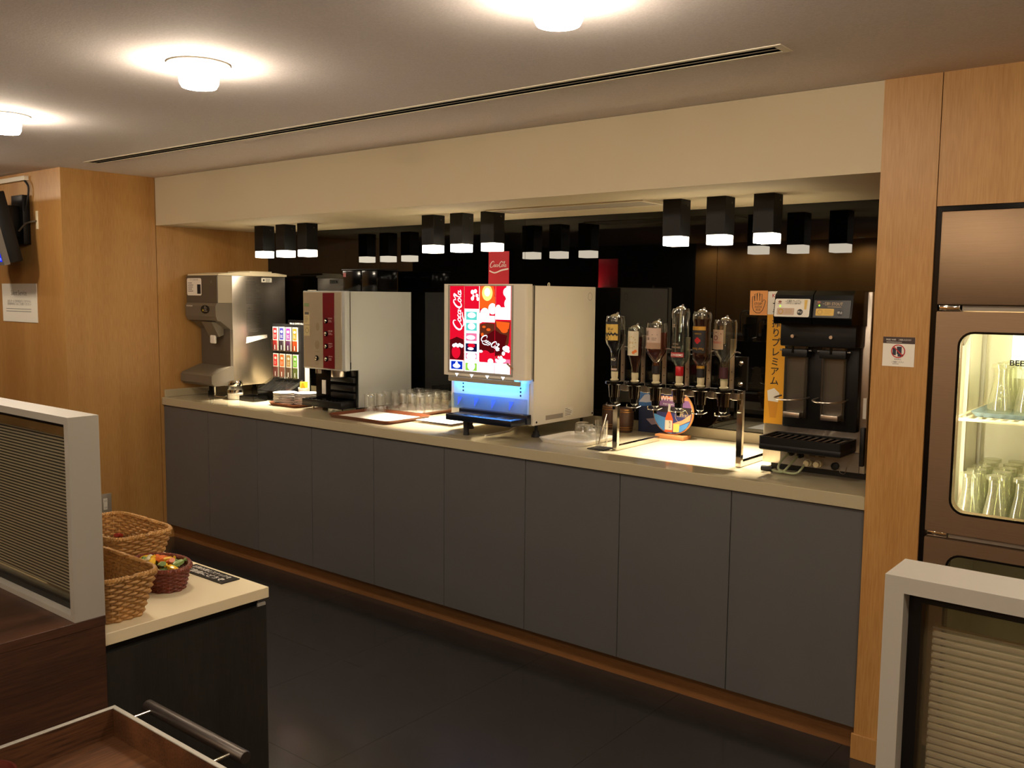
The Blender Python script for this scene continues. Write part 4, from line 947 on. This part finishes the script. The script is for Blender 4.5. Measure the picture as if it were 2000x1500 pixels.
# ------------------------------------------------------------------ glass-door fridge
fx0, fx1 = 4.2345, 4.83
t = T('glass_fridge', (4.53, .3, 0), 'built-in stainless steel fridge with lit glass door full of beer glasses', 'fridge')
t.part('surround', MB().frame([(4.2175, .0), (4.898, .0), (4.898, 1.7345), (4.2175, 1.7345)], [(4.2335, .02), (4.832, .02), (4.832, 1.721), (4.2335, 1.721)], 'xz', -.012, .06), m_blackg, sm=False)
t.part('top_panel', MB().box(fx0, fx1, -.022, .05, 1.450, 1.719, .003), m_steelv)
def rring(x0, x1, z0, z1, r, inset):
    return rrect(x0+inset, x1-inset, z0+inset, z1-inset, max(r-inset, .004), 6)
WX0, WX1 = 4.299, 4.765
def fdoor(z0, z1, w0, w1):
    o_ = rrect(fx0, fx1, z0, z1, .003, 6); i_ = rrect(WX0, WX1, w0, w1, .04, 6)
    # outer corner order must match the inner ring
    dr_ = t.part('door', MB().frame(o_, i_, 'xz', -.022, .03), m_steelv, sm=False)
    t.part('door_seal', MB().frame(rring(WX0, WX1, w0, w1, .04, -.0025), rring(WX0, WX1, w0, w1, .04, .004), 'xz', -.0235, -.0205), m_blackg, dr_, sm=False)
    t.part('pane', MB().prism(rring(WX0, WX1, w0, w1, .04, .0035), 'xz', -.016, -.013), m_glassg, dr_, sm=False)
    return dr_
d1 = fdoor(.776, 1.430, .838, 1.371); d2 = fdoor(.11, .757, .17, .714)
t.part('kick_panel', MB().box(fx0, fx1, .0, .04, .0, .105), m_black)
for z in (1.4325, .759):
    t.part('hinge', MB().box(fx0+.004, fx0+.06, -.014, .01, z+.0005, z+.0155, .002), m_chrome)
    t.part('rail', MB().box(fx0+.065, fx1, -.005, .03, z+.0003, z+.0163), m_vent)
d = DEC(front(4.4585, -.0168, 1.288)); d.text('BEER', 0, 0, .022, w=.052, bold=.02); d.build('pane_lettering', m_text, d1, t.loc)
# lit cabinet interior
m_in = mat('fridge_white', (226, 222, 204), .45)
t.part('liner', MB().box(4.236, 4.25, .035, .60, .78, 1.425).box(4.815, 4.829, .035, .60, .78, 1.425).box(4.236, 4.829, .60, .61, .78, 1.425).box(4.236, 4.829, .035, .61, 1.425, 1.432).box(4.236, 4.829, .035, .61, .77, .78), m_in, sm=False)
t.part('lower_liner', MB().box(4.236, 4.25, .035, .60, .11, .765).box(4.815, 4.829, .035, .60, .11, .765).box(4.236, 4.829, .60, .61, .11, .765).box(4.236, 4.829, .035, .61, .105, .115), m_in, sm=False)
t.part('shelf_rail', MB().box(4.2505, 4.262, .30, .318, .80, 1.42), m_steel); t.part('shelf_rail', MB().box(4.2505, 4.262, .53, .545, .80, 1.42), m_alu)
t.part('air_duct', MB().prism([(.035, 1.424), (.20, 1.424), (.20, 1.40), (.05, 1.33), (.035, 1.33)], 'yz', 4.252, 4.30), m_grey2, sm=False)
t.part('light_tube', MB().cyl((4.30, .06, 1.405), .011, .46, 'x', 16), emit('fridge_tube', (255, 244, 210), 66))
for x in (4.266, 4.80): t.part('light_tube', MB().cyl((x, .048, .80), .008, .56, 'z', 12), emit('fridge_tube', (255, 244, 210), 66))  # hidden tubes added at the front corners to brighten the beer glasses
t.part('added_back_glow', MB().box(4.33, 4.80, .594, .599, 1.20, 1.40), emit('fridge_back_glow', (255, 246, 206), 2.6))  # glowing sheet added before the back liner to brighten the interior
def wire_shelf(z):
    mb = MB(); mb.tube([(4.256, .09, z), (4.81, .09, z)], .005, 6); mb.tube([(4.256, .55, z), (4.81, .55, z)], .004, 6)
    for i in range(19):
        x = 4.275+.029*i; mb.box(x-.006, x+.006, .09, .55, z+.001, z+.004)
    t.part('wire_shelf', mb, m_cream)
wire_shelf(1.105)
# upturned pilsner glasses: tall, foot at the top
pg = MB().lathe((0, 0, 0), [(.034, 0), (.0335, .025), (.026, .065), (.0195, .100), (.0185, .130), (.0195, .138), (.0265, .141), (.0265, .152), (.0, .153)], 24, caps=False)
pg.lathe((0, 0, 0), [(.0185, .128), (.0, .130)], 24, caps=False)
pg = pg.mesh('beer_glass'); smooth(pg); pg.materials.append(glass('frosted_glass', (238, 240, 226), refl=.8, base=.10, rough=.06, haze=.12, hcol=(235, 232, 214)))
def bgl(x, y, z, labl, grp):
    o = bpy.data.objects.new('beer_glass', pg); C.objects.link(o); o.location = (x, y, z); tag(o, labl, 'beer glass', grp)
ft = tray('fridge_tray', 4.30, 4.79, .14, .54, 1.1095, 'blue-grey tray under beer glasses on the fridge shelf', mat('tray_blue', (96, 116, 132), .4), None, .014)
for i in range(6):
    for j in range(4): bgl(4.362+.075*i, .265+.076*j, 1.114, 'upturned flared beer glass on the fridge shelf tray', 'beer glasses on the fridge shelf')
ft2 = tray('fridge_tray', 4.265, 4.80, .075, .56, .781, 'dark tray under beer glasses on the fridge floor', mat('tray_dark', (70, 68, 72), .4), None, .016)
for i in range(7):
    for j in range(5): bgl(4.318+.0725*i, .13+.082*j, .786, 'upturned flared beer glass on the fridge floor', 'beer glasses on the fridge floor')

# ------------------------------------------------------------------ left wall: television, notice, socket
t = T('wall_television', (-.5, -.56, 1.8), 'black wall television with blue screen tilted down on a bracket', 'television')
RT = Matrix.Translation((0, -.66, 1.63)) @ Matrix.Rotation(math.radians(13), 4, 'X') @ Matrix.Translation((0, .66, -1.63))
t.part('case', MB().box(-.75, -.232, -.735, -.662, 1.625, 2.0, .006).xf(RT), m_black)
t.part('bezel', MB().frame([(-.755, 1.62), (-.228, 1.62), (-.228, 2.005), (-.755, 2.005)], [(-.741, 1.638), (-.242, 1.638), (-.242, 1.991), (-.741, 1.991)], 'xz', -.766, -.735).xf(RT), mat('silver_bezel', (120, 114, 106), .4, metal=.4), sm=False)
sc_ = t.part('screen', MB().box(-.7405, -.2425, -.7645, -.745, 1.6385, 1.9905).xf(RT), emit('screen_blue', (20, 40, 235), 1.1))
d = DEC(lambda u, v: tuple(RT @ Vector((u, -.7652, v)))); d.text('12:10', -.275, 1.652, .022); d.build('screen_text', emit('screen_white', (200, 215, 255), 1.0), sc_, t.loc)
t.part('bracket_plate', MB().box(-.50, -.36, -.60, -.5605, 1.72, 1.99, .003), m_black)
t.part('bracket_arm', MB().box(-.47, -.40, -.70, -.60, 1.76, 1.93, .004), m_black)
t.part('cable', MB().tube(spline([(-.37, -.58, 2.07), (-.335, -.575, 2.03), (-.345, -.58, 1.95), (-.36, -.59, 1.90)], 6), .006, 6), m_rubber)
t.part('cable', MB().tube(spline([(-.37, -.62, 1.79), (-.33, -.60, 1.83), (-.27, -.57, 1.845)], 6), .005, 6), m_grey)
single('cable_duct', MB().box(-1.6, -.36, -.585, -.5595, 2.07, 2.095, .002), m_white, (-.98, -.57, 2.08), 'white plastic cable duct along the wall top above the television', 'cable duct', sm=False)
single('blank_socket_plate', MB().box(-.285, -.262, -.566, -.5595, 1.80, 1.90, .002), m_cream, (-.27, -.56, 1.85), 'narrow cream socket plate on the wall behind the television', 'socket', sm=False)
t = T('wall_notice', (-.54, -.5605, 1.28), 'white square notice with a grey printed heading on the oak wall', 'notice')
nt_ = t.part('sheet', MB().box(-.757, -.316, -.5625, -.5595, 1.285, 1.503), m_whitep)
d = DEC(front(-.54, -.5629, 1.394)); d.text('Silent Service', 0, .055, .04, w=.20); d.text('お客さまへのご案内放送は行っておりません', 0, .008, .016, w=.30); d.text('搭乗時刻にはご注意ください', 0, -.008, .016, w=.30); d.lines(-.17, .19, -.035, 2, .014, .0028, (.85, 1)); d.build('lettering', m_textg, nt_, t.loc)
t = T('wall_socket', (.001, -.375, .24), 'double power socket in a grey plate low on the oak wall', 'socket')
t.part('plate', MB().box(0.0005, .008, -.412, -.340, .215, .33, .002), m_vent)
t.part('face', MB().box(.0082, .011, -.388, -.366, .24, .305, .001, 1), m_whitep)
for z in (.253, .29):
    for y in (-.382, -.373): t.part('slot', MB().box(.0111, .0113, y, y+.0018, z-.005, z+.005), m_black)

# ------------------------------------------------------------------ glazed partitions
def ribbed():
    n = 'ribbed_glass'
    if n in MC: return MC[n]
    m = bpy.data.materials.new(n); m.use_nodes = True; nt = m.node_tree; nt.nodes.clear()
    tc = nt.nodes.new('ShaderNodeTexCoord'); sp = nt.nodes.new('ShaderNodeSeparateXYZ'); mu = nt.nodes.new('ShaderNodeMath'); si = nt.nodes.new('ShaderNodeMath'); gt = nt.nodes.new('ShaderNodeMapRange')
    nt.links.new(tc.outputs['Object'], sp.inputs[0]); mu.operation = 'MULTIPLY'; mu.inputs[1].default_value = 2*pi/.0072
    si.operation = 'SINE'; nt.links.new(sp.outputs['Z'], mu.inputs[0]); nt.links.new(mu.outputs[0], si.inputs[0])
    nt.links.new(si.outputs[0], gt.inputs[0]); gt.inputs['From Min'].default_value = -.35; gt.inputs['From Max'].default_value = .35
    gt.inputs['To Min'].default_value = .15; gt.inputs['To Max'].default_value = .82
    tr_ = nt.nodes.new('ShaderNodeBsdfTransparent'); tr_.inputs[0].default_value = (.86, .84, .76, 1)
    tl = nt.nodes.new('ShaderNodeBsdfTranslucent'); tl.inputs[0].default_value = (.92, .84, .62, 1)
    df = nt.nodes.new('ShaderNodeBsdfDiffuse'); df.inputs[0].default_value = (.30, .275, .22, 1)
    mx0 = nt.nodes.new('ShaderNodeMixShader'); mx0.inputs[0].default_value = .35; nt.links.new(tl.outputs[0], mx0.inputs[1]); nt.links.new(df.outputs[0], mx0.inputs[2])
    mx = nt.nodes.new('ShaderNodeMixShader'); nt.links.new(gt.outputs[0], mx.inputs[0]); nt.links.new(tr_.outputs[0], mx.inputs[1]); nt.links.new(mx0.outputs[0], mx.inputs[2])
    gl_ = nt.nodes.new('ShaderNodeBsdfGlossy'); gl_.inputs['Roughness'].default_value = .03; lw = nt.nodes.new('ShaderNodeFresnel'); lw.inputs[0].default_value = 1.45
    m2 = nt.nodes.new('ShaderNodeMixShader'); nt.links.new(lw.outputs[0], m2.inputs[0]); nt.links.new(mx.outputs[0], m2.inputs[1]); nt.links.new(gl_.outputs[0], m2.inputs[2])
    o = nt.nodes.new('ShaderNodeOutputMaterial'); nt.links.new(m2.outputs[0], o.inputs[0]); MC[n] = m; return m
PY0, PY1, PZ0_, PZ1_ = -1.999, -1.932, .757, 1.2
def partition(x0, x1, label, end):
    t = T('glass_partition', ((x0+x1)/2, -1.965, PZ0_), label, 'partition')
    t.part('frame', MB().frame([(x0, PZ0_), (x1, PZ0_), (x1, PZ1_), (x0, PZ1_)], [(x0+.018, PZ0_+.012), (x1-.018, PZ0_+.012), (x1-.018, PZ1_-.016), (x0+.018, PZ1_-.016)], 'xz', PY0, PY1), m_alu, sm=False)
    a, b, c, d_ = x0+.018, x1-.018, PZ0_+.012, PZ1_-.016
    t.part('seal', MB().frame([(a, c), (b, c), (b, d_), (a, d_)], [(a+.012, c+.014), (b-.012, c+.014), (b-.012, d_-.012), (a+.012, d_-.012)], 'xz', PY0+.020, PY1-.020), m_black, sm=False)
    t.part('ribbed_pane', MB().box(a+.020, b-.020, -1.968, -1.963, c+.030, d_-.036), ribbed(), sm=False)
    t.part('pane_border', MB().frame([(a+.012, c+.014), (b-.012, c+.014), (b-.012, d_-.012), (a+.012, d_-.012)], [(a+.0201, c+.0301), (b-.0201, c+.0301), (b-.0201, d_-.0361), (a+.0201, d_-.0361)], 'xz', -1.968, -1.963), glass('pale_glass', (226, 222, 206), refl=.6, base=.05, haze=.22, hcol=(150, 140, 112)), sm=False)
partition(1.7, 3.031, 'aluminium framed ribbed glass screen on the dark wood table by the baskets', 1)
partition(4.686, 6.0, 'aluminium framed ribbed glass screen in front of the fridge', -1)
def desk(x0, x1, y0, label, nm='low_table'):
    t = T(nm, ((x0+x1)/2, (y0-1.932)/2, 0), label, 'table')
    t.part('top', MB().box(x0, x1, y0, -1.931, .735, .7565, .001, 1), walnut, sm=False)
    t.part('end_panel', MB().box(x1-.03, x1-.001, y0+.002, -1.933, 0, .7348), walnut, sm=False)
    t.part('end_panel', MB().box(x0+.001, x0+.03, y0+.002, -1.933, 0, .7348), walnut, sm=False)
    t.part('back_panel', MB().box(x0+.0305, x1-.0305, -1.95, -1.933, .05, .7348), walnut, sm=False)
desk(1.7, 3.031, -2.62, 'dark walnut table with panel end carrying the ribbed glass screen by the baskets')
desk(4.686, 6.0, -2.45, 'dark walnut table under the ribbed glass screen before the fridge')

# ------------------------------------------------------------------ snack island
IX, IY0, IY1 = 2.997, -1.930, -1.476
t = T('snack_counter', (2.2, -1.7, 0), 'low dark veneered snack counter with cream top beside the glass screen', 'counter')
t.part('top', MB().box(1.4, IX, IY0, IY1, .672, .700, .001, 1), m_cream, sm=False)
t.part('body', MB().box(1.42, IX-.006, IY0+.002, IY1-.005, 0, .652), ebony, sm=False)
t.part('shadow_gap', MB().box(1.43, IX-.022, IY0+.012, IY1-.02, .6522, .6718), m_black)
t.part('corner_clip', MB().box(IX-.012, IX-.007, IY1-.03, IY1-.006, .6522, .66), m_alu)
# wicker baskets
m_wick = mat('wicker', (172, 128, 70), .55, noise=.18, scale=60); m_wickd = mat('wicker_red', (112, 52, 32), .5, noise=.25, scale=60)
def basket(name, loc, hw, hd, h, flare, r, label, m, rows, ns, round_=False, sag=0):
    t = T(name, loc, label, 'basket')
    cx, cy, cz_ = loc
    def out(k, n):
        """point n of the outline at height fraction k"""
        W, Dd = hw-flare*(1-k), hd-flare*(1-k); 
        if round_:
            a = 2*pi*n; return W*math.cos(a), Dd*math.sin(a)
        a = 2*pi*n; e = .38
        c, s_ = math.cos(a), math.sin(a)
        return W*math.copysign(abs(c)**e, c), Dd*math.copysign(abs(s_)**e, s_)
    # even spacing of the outline by arc length
    PP = [out(1, i/720) for i in range(721)]; acc = [0]
    for a, b in zip(PP, PP[1:]): acc.append(acc[-1]+math.hypot(b[0]-a[0], b[1]-a[1]))
    def par(f):
        tgt = (f % 1)*acc[-1]; lo, hi = 0, 720
        while hi-lo > 1:
            mid = (lo+hi)//2
            if acc[mid] <= tgt: lo = mid
            else: hi = mid
        return (lo+(tgt-acc[lo])/max(1e-9, acc[hi]-acc[lo]))/720
    K = ns*4
    PA = [par(i/K) for i in range(K)]
    rr = h/rows*.55
    mb = MB()
    for j in range(rows):
        k = (j+.5)/rows; P = []
        for i in range(K):
            x, y = out(k, PA[i]); l = math.hypot(x, y); o_ = rr*.9*math.sin(2*pi*i/8+(pi if j % 2 else 0))
            P.append((cx+x*(1+o_/l), cy+y*(1+o_/l), cz_+h*k))
        mb.tube(P, rr, 5, True)
    wv = t.part('weave', mb, m); wv['kind'] = 'stuff'
    mb = MB()
    for i in range(ns):
        f = par((i+.5)/ns); mb.tube([(cx+out(k, f)[0], cy+out(k, f)[1], cz_+h*k) for k in (0.02, .5, 1)], rr*.8, 5)
    st_ = t.part('stakes', mb, m); st_['kind'] = 'stuff'
    mb = MB()
    for ph in (0, pi):
        P = []; K2 = K*2
        for i in range(K2):
            x, y = out(1, PA[i//2] if i % 2 == 0 else par((i/2)/K)); l = math.hypot(x, y); a = i*2*pi/6.0+ph
            P.append((cx+x*(1+.0035*math.cos(a)/l), cy+y*(1+.0035*math.cos(a)/l), cz_+h+.002+.0035*math.sin(a)))
        mb.tube(P, .0042, 5, True)
    t.part('braided_rim', mb, m)
    t.part('base', MB().prism([(cx+x*.97, cy+y*.97) for x, y in (out(0.02, i/48) for i in range(48))], 'xy', cz_+.001, cz_+.007), m)
    return t
basket('wicker_basket', (2.505, -1.622, .7005), .155, .092, .105, .03, .04, 'honey wicker basket holding red wrapped snacks by the counter edge', m_wick, 14, 46)
basket('wicker_basket', (2.815, -1.839, .7005), .160, .080, .105, .028, .04, 'honey wicker basket holding dark packets beside the glass screen post', m_wick, 14, 44)
basket('candy_basket', (2.772, -1.652, .7005), .096, .066, .056, .014, .03, 'small oval red-brown basket of wrapped candies', m_wickd, 11, 30, True)
def candy(x, y, z, col, a, b, name='wrapped_candy', s=1.0, label='', grp=''):
    mb = MB(); n = 10
    pr_ = [(-.021, .0075), (-.016, .0025), (-.012, .0075), (-.004, .0095), (.004, .0095), (.012, .0075), (.016, .0025), (.021, .0075)]
    rings = []
    for u, r in pr_:
        rings.append([mb.bm.verts.new((u*s, r*s*math.cos(2*pi*i/n)*(1+.15*math.cos(3*i)), r*s*.75*math.sin(2*pi*i/n))) for i in range(n)])
    for A, B in zip(rings, rings[1:]):
        for i in range(n): mb.bm.faces.new((A[i], A[(i+1) % n], B[(i+1) % n], B[i]))
    mb.bm.faces.new(rings[0]); mb.bm.faces.new(rings[-1])
    mb.xf(Matrix.Translation((x, y, z)) @ Matrix.Rotation(a, 4, 'Z') @ Matrix.Rotation(b, 4, 'Y'))
    single(name, mb, mat('foil_%d_%d_%d' % col, col, .25), (x, y, z), label, 'candy', grp, sm=False)
cn = {(214, 104, 36): 'orange', (226, 180, 40): 'yellow', (134, 160, 96): 'green', (206, 196, 160): 'cream'}
PAL = [(134, 160, 96), (214, 104, 36), (226, 180, 40), (134, 160, 96), (206, 196, 160), (226, 180, 40), (134, 160, 96)]
i = 0
for ring, (q, zz) in enumerate(((0.0, .770), (.028, .764), (.052, .757), (.040, .748), (.046, .738))):
    for k in range(1 if ring == 0 else 6):
        a = k*2*pi/6+ring*.5; col = PAL[i % 7] if ring else (214, 104, 36); i += 1
        candy(2.772+q*1.3*math.cos(a), -1.652+q*.72*math.sin(a), zz+random.uniform(-.002, .003), col, random.uniform(0, 3), random.uniform(-.5, .5), s=1.05,
              label='%s foil wrapped candy heaped in the small oval basket' % cn[col], grp='%s candies in the oval basket' % cn[col])
for k in range(24):
    x, y = 2.505+random.uniform(-.10, .10), -1.622+random.uniform(-.045, .05); z = .730+(.026 if k > 12 else 0)
    candy(x, y, z, (150, 44, 34), random.uniform(0, 3), random.uniform(-.3, .3), 'red_snack', 1.0, 'red wrapped snack lying in the honey wicker basket', 'red snacks in the wicker basket')
for k in range(12):
    x, y = 2.84+random.uniform(-.08, .085), -1.835+random.uniform(-.035, .04); z = .730+(.028 if k > 6 else 0)
    candy(x, y, z, (36, 32, 32), random.uniform(0, 3), random.uniform(-.3, .3), 'dark_packet', 1.25, 'dark foil packet in the wicker basket beside the glass screen', 'dark packets in the wicker basket')
t = T('counter_sign', (2.785, -1.517, .700), 'small black plate with white Japanese lettering flat on the cream counter', 'sign')
pl = t.part('plate', MB().box(2.683, 2.888, -1.545, -1.489, .7003, .7028), m_black)
d = DEC(flat(2.787, -1.517, .7032)); d.text('お飲み物とスナックを', -.005, .012, .017, w=.17, bold=.01); d.text('ご自由にどうぞ', -.005, -.011, .021, w=.17, bold=.015); d.build('lettering', m_textw, pl, t.loc)

# ------------------------------------------------------------------ tray trolley in the foreground
TX0, TX1, TY0, TY1, TZ = 3.184, 3.74, -2.46, -1.996, .62
t = T('tray_trolley', (3.46, -2.22, 0), 'walnut tray trolley with metal edged rim and round steel handle', 'trolley')
t.part('tray_floor', MB().box(TX0+.006, TX1-.006, TY0+.006, TY1-.006, TZ-.068, TZ-.06), walnutx, sm=False)
for nm, a in (('tray_side', (TX0, TX0+.010, TY0, TY1)), ('tray_side', (TX1-.010, TX1, TY0, TY1)), ('tray_side', (TX0+.010, TX1-.010, TY1-.010, TY1)), ('tray_side', (TX0+.010, TX1-.010, TY0, TY0+.010))):
    s_ = t.part(nm, MB().box(*a, TZ-.07, TZ-.003), walnutx, sm=False)
    t.part('metal_edge', MB().box(*a, TZ-.0029, TZ, .0008, 1), m_alu, s_, sm=False)
hd = t.part('handle', MB().lathe((3.225, TY1+.048, TZ-.006), [(0, 0), (.011, .0), (.0125, .003), (.0125, .335), (.011, .338), (0, .338)], 24, 'x', caps=False), mat('handle_steel', (96, 90, 86), .4, metal=.9))
for x in (3.255, 3.53): t.part('handle_post', MB().tube([(x, TY1, TZ-.006), (x, TY1+.048, TZ-.006)], .0035, 10), m_chrome, hd)
for x in (TX0+.03, TX1-.03):
    for y in (TY0+.03, TY1-.03):
        t.part('leg', MB().cyl((x, y, .06), .011, TZ-.13, n=16), m_alu); t.part('caster', MB().cyl((x-.011, y, .03), .03, .022, 'x', 20), m_rubber)
t.part('lower_shelf', MB().box(TX0+.012, TX1-.012, TY0+.012, TY1-.012, .20, .218), walnutx, sm=False)
single('serving_bowl', MB().lathe((3.262, -2.288, TZ-.0595), [(0, .0), (.03, .0), (.055, .03), (.062, .055), (.058, .055), (.05, .03), (.0, .006)], 32, caps=False), mat('bowl_red', (84, 36, 28), .2), (3.262, -2.288, TZ-.0595), 'small glossy red-brown bowl standing in the walnut trolley tray', 'bowl')
